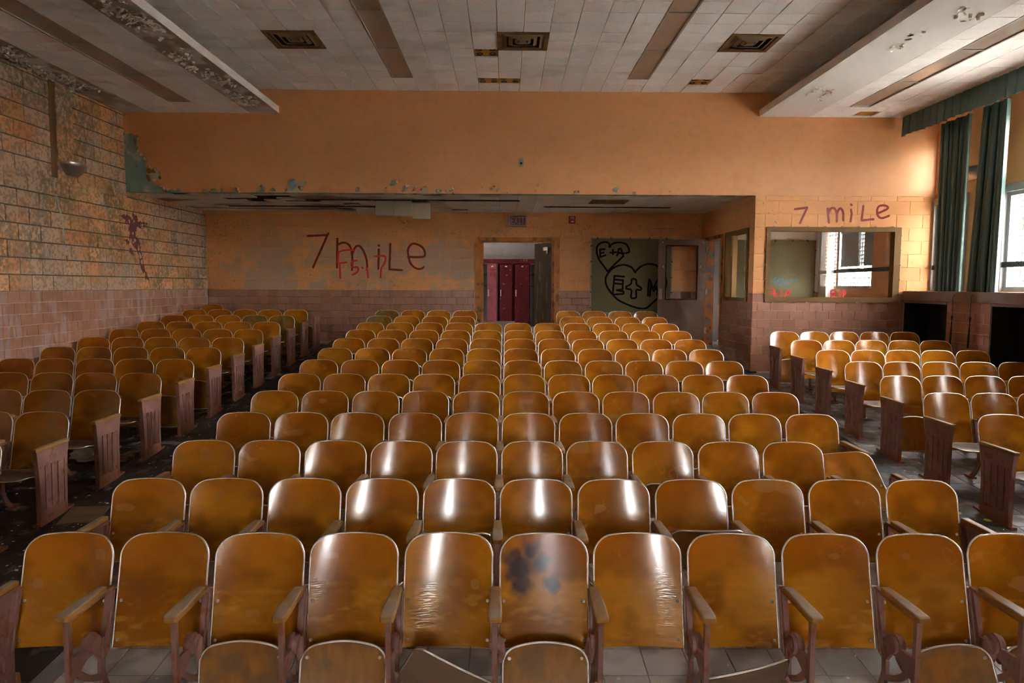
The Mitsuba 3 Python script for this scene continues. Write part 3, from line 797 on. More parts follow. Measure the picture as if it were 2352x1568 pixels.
# low side ceilings with their beams
for side, (xa, xb, xc, xd) in {'left': (-5.39, -3.89, -5.83, -3.451), 'right': (4.61, 6.62, 3.8415, 6.62)}.items():
    kc = name_for('ceiling')
    scene[kc] = mikit.ply(bx(xc + 0.03 if side == 'right' else xc - 0.1, xb + 0.1, YF - 0.2, YB + 0.1, ZLOW + 0.024, ZLOW + 0.10), 'm_ochre')
    tag(kc, kind='structure')
    lx = (-4.805, -4.50) if side == 'left' else (4.915, 5.22)
    hh = [(lx[0], lx[1], 4.0, 10.285)]
    if side == 'right':
        hh.append((5.22, 5.525, 10.585, 10.89))
    lay(kc + '__tile', 'ceil', ZLOW + 0.02, xa, xb, 5.7, YB, G, G, 0.004, 0.02, 0.003, 'm_ceil', phase=-3.89 if side == 'left' else 4.61, off=0.0, zphase=10.89 - 17 * G, holes=hh, jit=0.0012)
    add(kc + '__tile_field', on_ceil(wall_poly(xa, xb, YF, 5.709, [(lx[0], lx[1], 4.0, 5.8)]), ZLOW + 0.02, 0.02), 'm_ceil')
    kt = 'trim_1' if side == 'left' else 'trim_2'
    b0, b1 = (xb, xd) if side == 'left' else (xc, xa)
    struct(kt, bx(b0, b1, YF, YB, ZLOW + 0.006, ZLOW + 0.102), 'm_beamside')
    cx_ = -4.62 if side == 'left' else 4.97
    struct('wall_cove_' + side, bx(cx_ - 0.03, cx_ + 0.03, YF, YB, ZLOW + 0.09, ZH + 0.1), 'm_white')
    struct('wall_eave_' + side, bx(*((-6.0, cx_) if side == 'left' else (cx_, 6.8)), YF, YB + 0.1, ZLOW + 0.10, ZLOW + 0.2), 'm_dark')
    add(kt + '__soffit', bx(b0, b1, YF, YB, ZLOW, ZLOW + 0.006), 'm_soffit', label='peeling painted underside of the beam')
    if side == 'left':
        add(kc + '__soffit', bx(-5.83, xa, YF, YB, ZLOW, ZLOW + 0.02), 'm_soffit', label='peeling plaster strip along the wall')
    # loose paint
    fl = []
    zones = [(b0 + 0.04, b1 - 0.05, 6.0, 10.5, 620 if side == 'left' else 0)] + ([(-5.8, -5.42, 6.6, 10.2, 520)] if side == 'left' else [(b0 + 0.15, b1 - 0.3, 9.3, 10.6, 70), (b0 + 0.2, b1 - 0.1, 6.6, 9.0, 45)])
    for (x0, x1, y0, y1, n) in zones:
        cl = [(jag.uniform(x0, x1), jag.uniform(y0, y1)) for _ in range(max(4, n // 14))]
        for _ in range(n):
            cx, cy = jag.choice(cl)
            px, py = cx + jag.gauss(0, 0.05), cy + jag.gauss(0, 0.09)
            if not (x0 < px < x1 and y0 < py < y1):
                continue
            L, w = jag.uniform(0.015, 0.055), jag.uniform(0.008, 0.028)
            an, cu = jag.uniform(0, 6.28), jag.uniform(0.5, 1.7)
            d, e = np.array([math.cos(an), math.sin(an)]), np.array([-math.sin(an), math.cos(an)])
            vv = []
            for s in np.linspace(0, 1, 4):
                off, dn = L * math.sin(cu * s) / cu, L * (1 - math.cos(cu * s)) / cu
                for sg in (-1, 1):
                    q = np.array([px, py]) + d * off + e * sg * w * (1 - 0.3 * s * jag.random())
                    vv.append([q[0], q[1], ZLOW - 0.001 - dn])
            fl.append(trimesh.Trimesh(vv, [[0, 1, 3], [0, 3, 2], [2, 3, 5], [2, 5, 4], [4, 5, 7], [4, 7, 6]], process=False))
    add(kt + '__paint_flake', join(fl), 'm_flake', kind='stuff', label='curled flakes of white paint hanging from the beam')

# low ceiling of the back bay
kb = name_for('ceiling')
scene[kb] = mikit.ply(bx(-6.0, 3.97, YB + 0.1, YD + 0.15, ZBAL + 0.03, ZBAL + 0.35), 'm_dark')
tag(kb, kind='structure')
slots = [(-5.02, -2.05, 12.80, 12.93), (-3.35, 0.22, 11.80, 11.93), (0.67, 2.94, 12.68, 12.81)]
bholes = slots + [(1.402, 2.012, 11.65, 12.17)]
bmiss = {(-4.69, 11.75), (-4.38, 11.75), (-4.08, 11.75), (-4.08, 11.45), (-3.77, 11.45), (-3.77, 12.06), (-3.47, 12.06), (-4.38, 12.06), (-1.336, 11.15), (-5.3, 11.2), (-2.25, 12.06), (-1.94, 12.06), (-1.64, 12.06), (-2.86, 12.36), (-2.55, 13.0), (-3.2, 13.3), (-1.1, 13.3)}


def bskip(u, z):
    return any(abs(u - a - 0.15) < 0.16 and abs(z - b - 0.15) < 0.16 for a, b in bmiss)


lay(kb + '__tile', 'ceil', ZBAL + 0.026, XL, XP, YB + 0.16, YD, G, G, 0.004, 0.02, 0.003, 'm_ceilback', phase=-0.422, off=0.0, zphase=YB + 0.16, holes=bholes, jit=0.003, skip=bskip, prio=lambda u, z: -z)
for i, (a, b, c, d) in enumerate(slots):
    k = thing('ceiling_light', ('long recessed light slot near the left wall under the balcony', 'long dark light slot along the balcony edge, left of the door', 'dark light slot above the chalkboard under the balcony')[i], 'light')
    add(k + '__housing', join([bx(a, b, c, d, ZBAL + 0.022, ZBAL + 0.03), bx(a, b, c, c + 0.006, ZBAL - 0.002, ZBAL + 0.03), bx(a, b, d - 0.006, d, ZBAL - 0.002, ZBAL + 0.03)]), 'm_dark')
    add(k + '__tube_cover', bx(a + 0.02, b - 0.02, c + 0.03, d - 0.03, ZBAL + 0.010, ZBAL + 0.022), 'm_fixture')
k = thing('air_vent', 'dark louvred vent in the balcony ceiling above the chalkboard', 'vent')
add(k + '__frame', on_ceil(sbox(1.402, 11.65, 2.012, 12.17).difference(sbox(1.45, 11.70, 1.96, 12.12)), ZBAL + 0.028, 0.036), 'm_vent')
for i in range(6):
    add(k + '__louvre', bx(1.45, 1.96, 11.72 + i * 0.07, 11.745 + i * 0.07, ZBAL + 0.0, ZBAL + 0.02), 'm_vent')
# three tiles that came loose and hang together
k = thing('hanging_ceiling_tile', 'row of three fallen ceiling tiles hanging down in front of the back wall', 'ceiling tiles')
for i, (x, dz, an) in enumerate(((-2.222, 0.0, 12), (-1.912, 0.005, 10), (-1.597, -0.03, 6))):
    m = T().translate([x + 0.153, 12.10, ZBAL + 0.02 + dz]).rotate([1, 0, 0], -an)
    add(k + '__tile', chbox(-0.151, 0.151, 0, 0.018, -0.262 - (0.015 if i == 2 else 0), 0, 0.003), 'm_oldtile', m=m)
put('fallen_ceiling_tile', mikit.ply(chbox(-0.16, 0.16, -0.009, 0.009, -0.12, 0.12, 0.003), 'm_oldtile'), T().translate([-2.62, 13.2, ZBAL - 0.01]).rotate([0, 1, 0], -10).rotate([1, 0, 0], 60),
    label='single loose ceiling tile tilted against the ceiling, left of the hanging row', cat='ceiling tile')

# ceiling lights and vents
def ceiling_light(x0, x1, y0, y1, z, label):
    k = thing('ceiling_light', label, 'light', 'recessed ceiling light panels')
    fr = on_ceil(sbox(x0, y0, x1, y1).difference(sbox(x0 + 0.022, y0 + 0.010, x1 - 0.022, y1 - 0.010)), z + 0.022, 0.026)
    add(k + '__frame', fr, 'm_fixture')
    add(k + '__diffuser', bx(x0 + 0.018, x1 - 0.018, y0 + 0.008, y1 - 0.008, z + 0.009, z + 0.014), 'm_diff')


for (x0, x1, z, y_, n, side) in ((-1.641, -1.336, ZH, 10.267, 3, 'centre-left strip of the high ceiling'), (1.712, 2.016, ZH, 10.267, 3, 'centre-right strip of the high ceiling'),
                               (-4.805, -4.50, ZLOW, 10.285, 4, 'strip over the left seats'), (4.915, 5.22, ZLOW, 10.305, 4, 'strip over the right seats by the curtains')):
    for i in range(n):
        ceiling_light(x0, x1, y_ - (i + 1) * 1.219, y_ - i * 1.219, z, 'tinted light panel, %s from back wall, %s' % (ordinal(i), side))
for i, (x0, x1) in enumerate(vents_main):
    y0, y1 = 8.439, 9.048
    k = thing('air_vent', 'rusty square ceiling vent, ' + ('leftmost of three, beside the left light strip', 'middle one of three, beside the fallen tile gap', 'rightmost of three, near the right beam')[i], 'vent')
    add(k + '__frame', on_ceil(sbox(x0, y0, x1, y1).difference(sbox(x0 + 0.05, y0 + 0.05, x1 - 0.05, y1 - 0.05)), ZH + 0.02, 0.03), 'm_vent')
    cx, cy = (x0 + x1) / 2, (y0 + y1) / 2
    for j, (ro, ri) in enumerate(((0.250, 0.205), (0.170, 0.130), (0.098, 0.062))):
        v = []
        for (r_, z_) in ((ro, ZH + 0.012), (ri, ZH - 0.014), (ri - 0.004, ZH - 0.010), (ro - 0.006, ZH + 0.016)):
            v += [[cx - r_, cy - r_, z_], [cx + r_, cy - r_, z_], [cx + r_, cy + r_, z_], [cx - r_, cy + r_, z_]]
        f = []
        for a in range(4):
            for b in range(4):
                p0, p1 = 4 * a + b, 4 * a + (b + 1) % 4
                q0, q1 = 4 * ((a + 1) % 4) + b, 4 * ((a + 1) % 4) + (b + 1) % 4
                f += [[p0, p1, q1], [p0, q1, q0]]
        add(k + '__louvre', trimesh.Trimesh(v, f, process=False), 'm_ventring')
    add(k + '__centre_plate', bx(cx - 0.045, cx + 0.045, cy - 0.045, cy + 0.045, ZH - 0.014, ZH - 0.006), 'm_ventring')
    add(k + '__duct_shade_plate', bx(x0 + 0.03, x1 - 0.03, y0 + 0.03, y1 - 0.03, ZH + 0.02, ZH + 0.0235), 'm_dark')  # black plate painted in for the shade of a deep duct

# ---------------------------------------------------------------- auditorium chairs
D0, PITCH, W = 3.392, 0.764, 0.46
TILT = math.radians(15)
BL, HW, ZTOP = 0.526, 0.2125, 0.755
CT, ST = math.cos(TILT), math.sin(TILT)


def arch(x, hw, r, sag, L):
    z = L - sag * (x / hw) ** 2
    e = np.maximum(np.abs(x) - (hw - r), 0)
    return z - (r - np.sqrt(np.maximum(r * r - e * e, 0)))


def back_pt(x, s):
    """Point of the back panel's front face: x across, s along its height (0 bottom, BL top); y away from the camera, z up from the floor."""
    R = 1.15 + (0.66 - 1.15) * np.clip(s / BL, 0, 1)
    dy = -(x * x) / (2 * R)
    return np.stack([x, -(BL - s) * ST + dy * CT, ZTOP - (BL - s) * CT + dy * ST * 0.0], -1)


NX, NS = 26, 14
xs = HW * np.sin(np.linspace(-1, 1, NX + 1) * np.pi / 2)
front, uvs = [], []
for x in xs:
    top = arch(x, HW, 0.085, 0.016, BL)
    for s in np.linspace(0, 1, NS + 1) * top:
        front.append(back_pt(np.float64(x), np.float64(s)))
        uvs.append([(x / HW + 1) / 2, s / BL])
front, uvs = np.array(front), np.array(uvs)
gi = lambda i, j: i * (NS + 1) + j
quads = [[gi(i, j), gi(i + 1, j), gi(i + 1, j + 1), gi(i, j + 1)] for i in range(NX) for j in range(NS)]
f1 = [t for q in quads for t in ([q[0], q[1], q[2]], [q[0], q[2], q[3]])]
th = np.array([0, 0.011 * CT, -0.011 * ST])
nb = len(front)
f2 = [[t[0] + nb, t[2] + nb, t[1] + nb] for t in f1]
loop = [gi(i, 0) for i in range(NX + 1)] + [gi(NX, j) for j in range(1, NS + 1)] + [gi(i, NS) for i in range(NX - 1, -1, -1)] + [gi(0, j) for j in range(NS - 1, 0, -1)]
side_v = np.vstack([front[loop], front[loop] + th])
nl = len(loop)
f3 = [t for a in range(nl) for b in [(a + 1) % nl] for t in ([2 * nb + a, 2 * nb + nl + b, 2 * nb + b], [2 * nb + a, 2 * nb + nl + a, 2 * nb + nl + b])]
BACK = trimesh.Trimesh(np.vstack([front, front + th, side_v]), f1 + f2 + f3, process=False)
BACK_UV = np.vstack([uvs, uvs, uvs[loop], uvs[loop]])
shape_back = {m: mikit.ply(BACK, m, True, uv=BACK_UV) for m in ('m_wood', 'm_wood_spray', 'm_wood_mould')}
rim = [back_pt(np.float64(-HW), np.float64(s)) for s in np.linspace(0, arch(-HW, HW, 0.085, 0.016, BL), 8)]
rim += [back_pt(np.float64(x), np.float64(arch(x, HW, 0.085, 0.016, BL))) for x in xs[1:-1]]
rim += [back_pt(np.float64(HW), np.float64(s)) for s in np.linspace(arch(HW, HW, 0.085, 0.016, BL), 0, 8)]
rim = np.array(rim) + th / 2
shape_rim = mikit.ply(tube(rim, 0.0062, 8), 'm_chrome', True)
bolt = trimesh.creation.revolve(np.array([[0, 0.007], [0.003, 0.007], [0.0035, 0.004], [0.0065, 0.0045], [0.0085, 0.002], [0.0088, -0.002]]), sections=14)
bolt.apply_transform(trimesh.transformations.rotation_matrix(math.pi / 2 + TILT * 0, [1, 0, 0]))   # axis towards -y
shape_bolt = mikit.ply(bolt, 'm_steel', 40)
BOLTS = [(-0.192, 0.035), (0.192, 0.035), (-0.192, 0.215), (0.192, 0.215)]

# seat: local y from rear (+) to front (-), z up, turning about the pivot at the origin
SHW, SF, SR = 0.195, 0.30, 0.04


def seat_edge(x, front):
    if front:
        return -arch(x, SHW, 0.05, 0.008, SF)
    return arch(x, SHW, 0.055, 0.040, SR)


def seat_z(x, y):
    return -0.010 + 0.016 * ((y + 0.13) / 0.17) ** 2 + 0.010 * (x / SHW) ** 2 + np.where(y < -0.22, -(y + 0.22) ** 2 * 3.0, 0)


sx = SHW * np.sin(np.linspace(-1, 1, 21) * np.pi / 2)
sv = []
for x in sx:
    a, b = seat_edge(x, True), seat_edge(x, False)
    for y in np.linspace(a, b, 13):
        sv.append([x, y, float(seat_z(x, y))])
sv = np.array(sv)
sg = lambda i, j: i * 13 + j
sq = [t for i in range(20) for j in range(12) for t in ([sg(i, j), sg(i + 1, j), sg(i + 1, j + 1)], [sg(i, j), sg(i + 1, j + 1), sg(i, j + 1)])]
n0 = len(sv)
sloop = [sg(i, 0) for i in range(21)] + [sg(20, j) for j in range(1, 13)] + [sg(i, 12) for i in range(19, -1, -1)] + [sg(0, j) for j in range(11, 0, -1)]
sside = np.vstack([sv[sloop], sv[sloop] - [0, 0, 0.011]])
ns = len(sloop)
sf = sq + [[t[0] + n0, t[2] + n0, t[1] + n0] for t in sq] + [t for a in range(ns) for b in [(a + 1) % ns] for t in ([2 * n0 + a, 2 * n0 + ns + b, 2 * n0 + b], [2 * n0 + a, 2 * n0 + ns + a, 2 * n0 + ns + b])]
SEAT = trimesh.Trimesh(np.vstack([sv, sv - [0, 0, 0.011], sside]), sf, process=False)
shape_seat = {m: mikit.ply(SEAT, m, True) for m in ('m_seat', 'm_seatdust', 'm_ply')}
shape_seatrim = mikit.ply(tube(sv[sloop] - [0, 0, 0.0055], 0.0068, 8, close=True), 'm_chrome', True)
hinge = hull([((0.0, 0.045, -0.012), 0.014), ((0.0, -0.045, -0.012), 0.014), ((0.006, 0, 0.014), 0.016), ((-0.008, 0, -0.03), 0.012)])
shape_hinge = mikit.ply(hinge, 'm_iron', 35)

# standard between two chairs: side view polygon (y, z), then extruded across
PIV = (-0.29, 0.34)
SL = 0.078


def fz(y):
    return SL * y


def bar(a, b, w):
    return LineString([a, b]).buffer(w / 2, cap_style='flat')


front_post = bar((-0.452, 0.535), (-0.452, fz(-0.452)), 0.026)
rear_post = bar((-0.118, 0.530), (-0.205, 0.235), 0.036)
web = unary_union([bar((-0.445, 0.33), (-0.18, 0.30), 0.05), bar((-0.205, 0.24), (-0.29, 0.34), 0.045), bar((-0.45, 0.26), (-0.29, 0.33), 0.04), Point(PIV).buffer(0.05)])
leg = unary_union([LineString(curve([(-0.205, 0.26), (-0.215, 0.16), (-0.175, 0.06), (-0.115, fz(-0.115) + 0.008)])).buffer(0.019, cap_style='flat'), LineString(curve([(-0.44, 0.30), (-0.33, 0.20), (-0.235, 0.15)])).buffer(0.014)])
foot = unary_union([bar((-0.50, fz(-0.50) + 0.009), (-0.40, fz(-0.40) + 0.009), 0.018), bar((-0.16, fz(-0.16) + 0.009), (-0.06, fz(-0.06) + 0.009), 0.018)])
arm_bar = bar((-0.46, 0.528), (-0.11, 0.528), 0.016)


def across(poly, t):
    me = basis(extr(poly, t), [-t / 2, 0, 0], [0, 1, 0], [0, 0, 1], [1, 0, 0])
    return me


STD = join([across(front_post, 0.022), across(rear_post, 0.024), across(unary_union([web, leg]).buffer(0.004).buffer(-0.004), 0.016), across(foot, 0.05), across(arm_bar, 0.026),
            across(Point(PIV).buffer(0.042), 0.048), across(Point(PIV).buffer(0.018), 0.056), across(bar((-0.112, 0.524), (-0.190, 0.245), 0.012), 0.040)])
shape_std = mikit.ply(STD, 'm_iron', False)
arm_pts = []
for (x, y, r) in ((0.021, -0.485, 0.010), (-0.021, -0.485, 0.010), (0.022, -0.40, 0.010), (-0.022, -0.40, 0.010), (0.016, -0.19, 0.008), (-0.016, -0.19, 0.008), (0.019, -0.495, 0.006), (-0.019, -0.495, 0.006)):
    for z in (0.546, 0.558):
        arm_pts.append(((x, y, z), r))
ARM = hull(arm_pts)
shape_arm = mikit.ply(ARM, 'm_arm', 35)

# closed aisle panel with flutes and a wooden cap; outer face towards +x
edge_f = curve([(-0.500, 0.535), (-0.488, 0.40), (-0.478, 0.25), (-0.476, 0.10), (-0.488, fz(-0.488))])
edge_r = curve([(-0.165, fz(-0.165)), (-0.155, 0.10), (-0.150, 0.25), (-0.140, 0.40), (-0.118, 0.535)])
panel_poly = Polygon(edge_f + edge_r)
PANEL = join([across(panel_poly, 0.026), basis(extr(panel_poly.difference(panel_poly.buffer(-0.035).intersection(sbox(-1, 0.075, 0, 0.42))), 0.006), [0.013, 0, 0], [0, 1, 0], [0, 0, 1], [1, 0, 0])])
shape_panel = mikit.ply(PANEL, 'm_iron', False)
flutes = [mikit.ply(basis(extr(bar((-0.395 + i * 0.075, 0.415), (-0.395 + i * 0.075 - 0.008, 0.085), 0.032).buffer(-0.002), 0.008), [0.013, 0, 0], [0, 1, 0], [0, 0, 1], [1, 0, 0]), 'm_iron', False) for i in range(3)]
CAP = hull([((x, y, z), 0.006) for x in (0.016, -0.016) for y in (-0.505, -0.11) for z in (0.541, 0.553)])
shape_cap = mikit.ply(CAP, 'm_arm', 35)
MIRROR = np.diag([-1.0, 1, 1, 1])
mirp = lambda me: (lambda q: (q.apply_transform(MIRROR), q.invert() if q.volume < 0 else None, q)[2])(me.copy())
shape_panel_l = mikit.ply(mirp(PANEL), 'm_iron', False)
flutes_l = [mikit.ply(mirp(basis(extr(bar((-0.395 + i * 0.075, 0.415), (-0.395 + i * 0.075 - 0.008, 0.085), 0.032).buffer(-0.002), 0.008), [0.013, 0, 0], [0, 1, 0], [0, 0, 1], [1, 0, 0])), 'm_iron', False) for i in range(3)]


def make_chair(x, row, label, group, up=False, dusty=False, seat=True, seat_ang=None, left='standard', right=None, back=True, bolts=False, wood='m_wood', lean=None, w=W, hinges=False, dy=0.0, seat_m=None):
    """One chair; it carries the standard on its left, and the end panel where it closes a row."""
    y = D0 + PITCH * row + dy
    key = thing('auditorium_chair', label, 'chair', group)
    base = T().translate([x, y, float(zf(y))])
    jx, jt = rng.uniform(-0.004, 0.004), rng.uniform(-0.9, 0.9)
    bm = base @ T().translate([jx, 0, 0]).rotate([1, 0, 0], jt * 0.6).rotate([0, 0, 1], jt)
    if lean is not None:
        bm = base @ lean
    if back:
        put(key + '__backrest', shape_back[wood], bm)
        put(key + '__back_rim', shape_rim, bm)
        if bolts:
            for bx_, bs in BOLTS:
                q = back_pt(np.float64(bx_), np.float64(bs))
                put(key + '__backrest__bolt', shape_bolt, bm @ T().translate([float(q[0]), float(q[1]), float(q[2])]).rotate([1, 0, 0], -15.0).rotate([0, 0, 1], math.degrees(bx_ / 0.9)))
    if seat:
        ang = seat_ang if seat_ang is not None else ({'hang': rng.uniform(74, 82), 'tip': -rng.uniform(57, 63)}.get(up) or -rng.uniform(2, 5))
        sm = base @ T().translate([0, PIV[0], PIV[1]]) @ (seat_m if seat_m is not None else T().rotate([1, 0, 0], ang))
        put(key + '__seat', shape_seat[('m_ply' if seat_m is not None else 'm_seatdust') if dusty else 'm_seat'], sm)
        put(key + '__seat_rim', shape_seatrim, sm)
        if hinges:
            for sgn in (-1, 1):
                put(key + '__seat__hinge', shape_hinge, sm @ T().translate([sgn * 0.203, 0, 0]))
        if bolts:
            for sgn in (-1, 1):
                put(key + '__seat__bolt', shape_bolt, sm @ T().translate([sgn * 0.165, -0.03, float(seat_z(0.165, -0.03))]).rotate([1, 0, 0], -90))
    for side, kind in ((-1, left), (1, right)):
        m = base @ T().translate([side * w / 2, 0, 0])
        if kind == 'standard':
            put(key + '__standard', shape_std, m)
            put(key + '__armrest', shape_arm, m)
        elif kind == 'panel':
            pk = put(key + '__end_panel', shape_panel if side > 0 else shape_panel_l, m)
            for fl_ in (flutes if side > 0 else flutes_l):
                put(pk + '__flute', fl_, m)
            put(key + '__armrest', shape_cap, m)
            put(key + '__standard', shape_std, m @ T().translate([-side * 0.016, 0, 0]))
    return key


ROWN = ['front', 'second', 'third', 'fourth', 'fifth', 'sixth', 'seventh', 'eighth', 'ninth', 'tenth', 'eleventh', 'twelfth', 'last']
UP1 = {1: {4: 'tip', 7: 'tip'}, 2: {0: 'hang', 1: 'hang', 7: 'tip', 8: 'hang', 9: 'hang'}, 3: {0: 'hang', 4: 'tip', 8: 'hang'}}
for r in range(13):
    cols = [c for c in range(11) if not (r >= 11 and c in (4, 5, 6))]
    for c in cols:
        x = -2.114 + W * c
        kw = dict(bolts=r <= 2, hinges=r <= 2)
        lab = 'plywood chair with chrome rim, %s from left in %s row of centre block' % (ordinal(c), ROWN[r])
        up = UP1[r].get(c) if r in (1, 2, 3) else rng.choice(('hang', 'hang', 'tip', None, None))
        kw['up'] = up
        kw['dusty'] = not up
        if r == 0:
            kw['dusty'] = False
            kw['seat'] = c in (2, 3, 4, 5, 7, 9, 10)
            kw['seat_m'] = T().translate([0, 0, -0.035]).rotate([1, 0, 0], 76)
            if c == 3: kw['seat_m'] = T().translate([0, 0, -0.03]).rotate([1, 0, 0], 72)
            if c == 2: kw['seat_m'] = T().translate([0, 0, -0.03]).rotate([1, 0, 0], 78)
            if c == 4:
                kw.update(dusty=True, seat_m=T().translate([-0.05, 0.0, -0.25]).rotate([0, 1, 0], 27).rotate([1, 0, 0], -62))
                lab = 'chair in front row, fifth from left, its broken seat hanging down at a slant'
            if c == 7:
                kw.update(dusty=True, seat_m=T().translate([0.0, 0.03, -0.24]).rotate([0, 1, 0], -14).rotate([1, 0, 0], -50))
                lab = 'chair in front row, eighth from left, its broken seat hanging nearly upright'
            if c == 9:
                kw.update(seat_m=T().translate([0.01, 0, -0.05]).rotate([0, 1, 0], -7).rotate([1, 0, 0], 70))
            if c == 5:
                kw['wood'] = 'm_wood_spray'
                lab = 'plywood chair in front row with black spray paint stains on its backrest'
            if c in (0, 1, 6, 8):
                lab = 'chair without a seat, %s from left in the front row of centre block' % ordinal(c)
        if r == 2 and c == 10:
            kw['lean'] = T().translate([0.03, -0.13, 0.27]).rotate([0, 1, 0], -5).rotate([1, 0, 0], -34) @ T().translate([0, 0.13, -0.25])
            lab = 'chair with a broken tilted backrest at the right end of the third row'
        if (r, c) in ((12, 0), (11, 0)):
            kw['wood'] = 'm_wood_mould'
            lab = 'mouldy yellow-green plywood chair at the left end of %s row in centre block' % ('the last' if r == 12 else 'the twelfth')
        kw['left'] = 'panel' if c == 0 else 'standard'
        if c == 10: kw['right'] = 'panel'
        if r >= 11 and c == 3: kw['right'] = 'standard'
        make_chair(x, r, lab, 'chairs in the centre block', **kw)

BACKN = {12: 'last', 11: 'second to last', 10: 'third to last', 9: 'fourth to last', 8: 'fifth to last', 7: 'sixth to last', 6: 'seventh to last', 5: 'eighth to last', 4: 'ninth to last', 3: 'tenth to last', 2: 'eleventh to last'}
UPL = {(6, 0), (7, 0), (10, 1), (8, 2), (9, 3), (5, 2), (6, 1), (7, 1), (8, 1)}
for r in range(2, 14):
    for k in range(5):
        x = -3.735 - 0.448 * k
        y = D0 + PITCH * r
        if (x / y) * 1617 + 1162 < -75:
            continue
        if r == 13:
            continue
        lab = 'dark plywood chair of left block, %s from aisle, %s row' % (ordinal(k), BACKN[r])
        if k == 0:
            lab = 'dark aisle chair with pinkish fluted end panel, left block, %s row' % BACKN[r]
        up = 'hang' if (r, k) in UPL else None
        make_chair(x, r, lab, 'chairs in the left block', up=up, dusty=not up, left='standard', right='panel' if k == 0 else None, wood='m_wood_mould' if (r, k) in ((11, 0), (11, 1)) else 'm_wood', w=0.455)
make_chair(-5.525, 13, 'lone dark chair in the far left corner behind the last full row', 'chairs in the left block', up='hang', w=0.455)
make_chair(-3.735, 13, 'end panel and folded seat without backrest, behind the last row of the left block', 'chairs in the left block', up='hang', back=False, right='panel', w=0.455)

BACKR = {9: 'last', 8: 'second to last', 7: 'third to last', 6: 'fourth to last', 5: 'fifth to last', 4: 'sixth to last', 3: 'seventh to last'}
UPR = {(9, 0), (5, 0), (6, 1), (7, 2), (8, 3)}
for r in range(3, 10):
    for k in range(5):
        x = 4.065 + 0.44 * k
        y = D0 + PITCH * r
        if (x / y) * 1617 + 1162 > 2440:
            continue
        lab = 'plywood chair of right block, %s from aisle, %s row' % (ordinal(k), BACKR[r])
        if k == 0:
            lab = 'aisle chair with brown fluted end panel, right block, %s row' % BACKR[r]
        up = 'hang' if (r, k) in UPR else None
        make_chair(x, r, lab, 'chairs in the right block', up=up, dusty=not up, left='panel' if k == 0 else 'standard', right='standard' if k == 4 else None, w=0.44)

# ---------------------------------------------------------------- doors and windows
k = tag(name_for('door_1'), kind='structure')
frame = sbox(-0.612, 0.9, 1.038, 3.037).difference(sbox(-0.487, 0.9, 0.935, 2.972))
add(k + '__frame', join([on_back(frame, YD + 0.17, 0.185), on_back(sbox(-0.487, 0.9, 0.935, 2.972).difference(sbox(-0.445, 0.9, 0.895, 2.94)), YD + 0.12, 0.06)]), 'm_rustframe', label='rusty peeling steel door frame')
lm = T().translate([0.925, YD + 0.16, 0]).rotate([0, 0, 1], 180 - 62)
lk = put(k + '__leaf', mikit.ply(chbox(0, 0.70, -0.022, 0.022, 1.02, 2.955, 0.004), 'm_darkdoor'), lm, label='dark brown door leaf standing open into the corridor')
put(lk + '__closer', mikit.ply(join([chbox(0.12, 0.30, 0.022, 0.062, 2.80, 2.87, 0.008), chbox(0.16, 0.19, 0.03, 0.05, 2.74, 2.80, 0.004)]), 'm_fixture'), lm, label='grey door closer')
put('plywood_board', mikit.ply(chbox(-0.32, 0.32, -0.012, 0.012, 0, 0.42, 0.003), 'm_fixture'), T().translate([-0.155, 13.62, float(zf(13.62))]), label='low grey board standing across the left half of the back doorway', cat='board')

k = tag(name_for('door_2'), kind='structure')
dx0, dx1, dy, dz0, dz1 = 2.895, 3.80, 13.46, 1.10, 2.99
hole = sbox(3.03, 1.845, 3.65, 2.885)
dk = add(k + '__leaf', on_back(sbox(dx0, dz0, dx1, dz1).difference(hole), dy + 0.044, 0.044), 'm_doorbrown', label='brown half glazed door leaf standing open')
bead = hole.difference(hole.buffer(-0.018, join_style='mitre'))
add(dk + '__glazing_bead', on_back(bead, dy + 0.036, 0.042), 'm_darkdoor')
add(dk + '__pane', basis(trimesh.Trimesh([[3.03, 1.845, 0], [3.65, 1.845, 0], [3.65, 2.885, 0], [3.03, 2.885, 0]], [[0, 1, 2], [0, 2, 3]], process=False), [0, dy + 0.022, 0], [1, 0, 0], [0, 0, 1], [0, -1, 0]), 'm_glass')
add(dk + '__lock_plate', chbox(2.915, 2.975, dy - 0.008, dy, 1.86, 2.06, 0.003), 'm_fixture', label='worn grey lock plate')
for z_ in (2.80, 2.00, 1.26):
    add(dk + '__hinge', join([bx(3.79, 3.835, dy - 0.006, dy + 0.05, z_ - 0.055, z_ + 0.055), tube([(3.80, dy - 0.012, z_ - 0.055), (3.80, dy - 0.012, z_ + 0.055)], 0.010)]), 'm_frame')
for x_, z_ in ((2.965, 2.93), (3.735, 2.93), (2.985, 2.47), (3.69, 2.47)):
    add(dk + '__bolt_head', hull([((x_, dy - 0.003, z_), 0.010), ((x_ + 0.006, dy - 0.003, z_ + 0.02), 0.007)]), 'm_flake')
# jamb of the office doorway
add(k + '__frame', join([bx(XP - 0.02, XP + 0.15, 13.50, 13.57, 0.9, 3.03), bx(XP - 0.02, XP + 0.15, 12.49, 12.56, 0.9, 3.03), bx(XP - 0.02, XP + 0.15, 12.49, 13.57, 2.965, 3.03)]), 'm_rustframe', label='orange peeling steel door jamb')

wq = [0]


def window_frame(key, poly_outer, poly_inner, place, frame_mat, pane_quad, nbolts=()):
    k = tag(name_for(key), kind='structure')
    add(k + '__frame', place(poly_outer.difference(poly_inner)), frame_mat)
    add(k + '__pane', pane_quad, 'm_glass')
    return k


def quad(a, b, c, d):
    return trimesh.Trimesh([a, b, c, d], [[0, 1, 2], [0, 2, 3]], process=False)


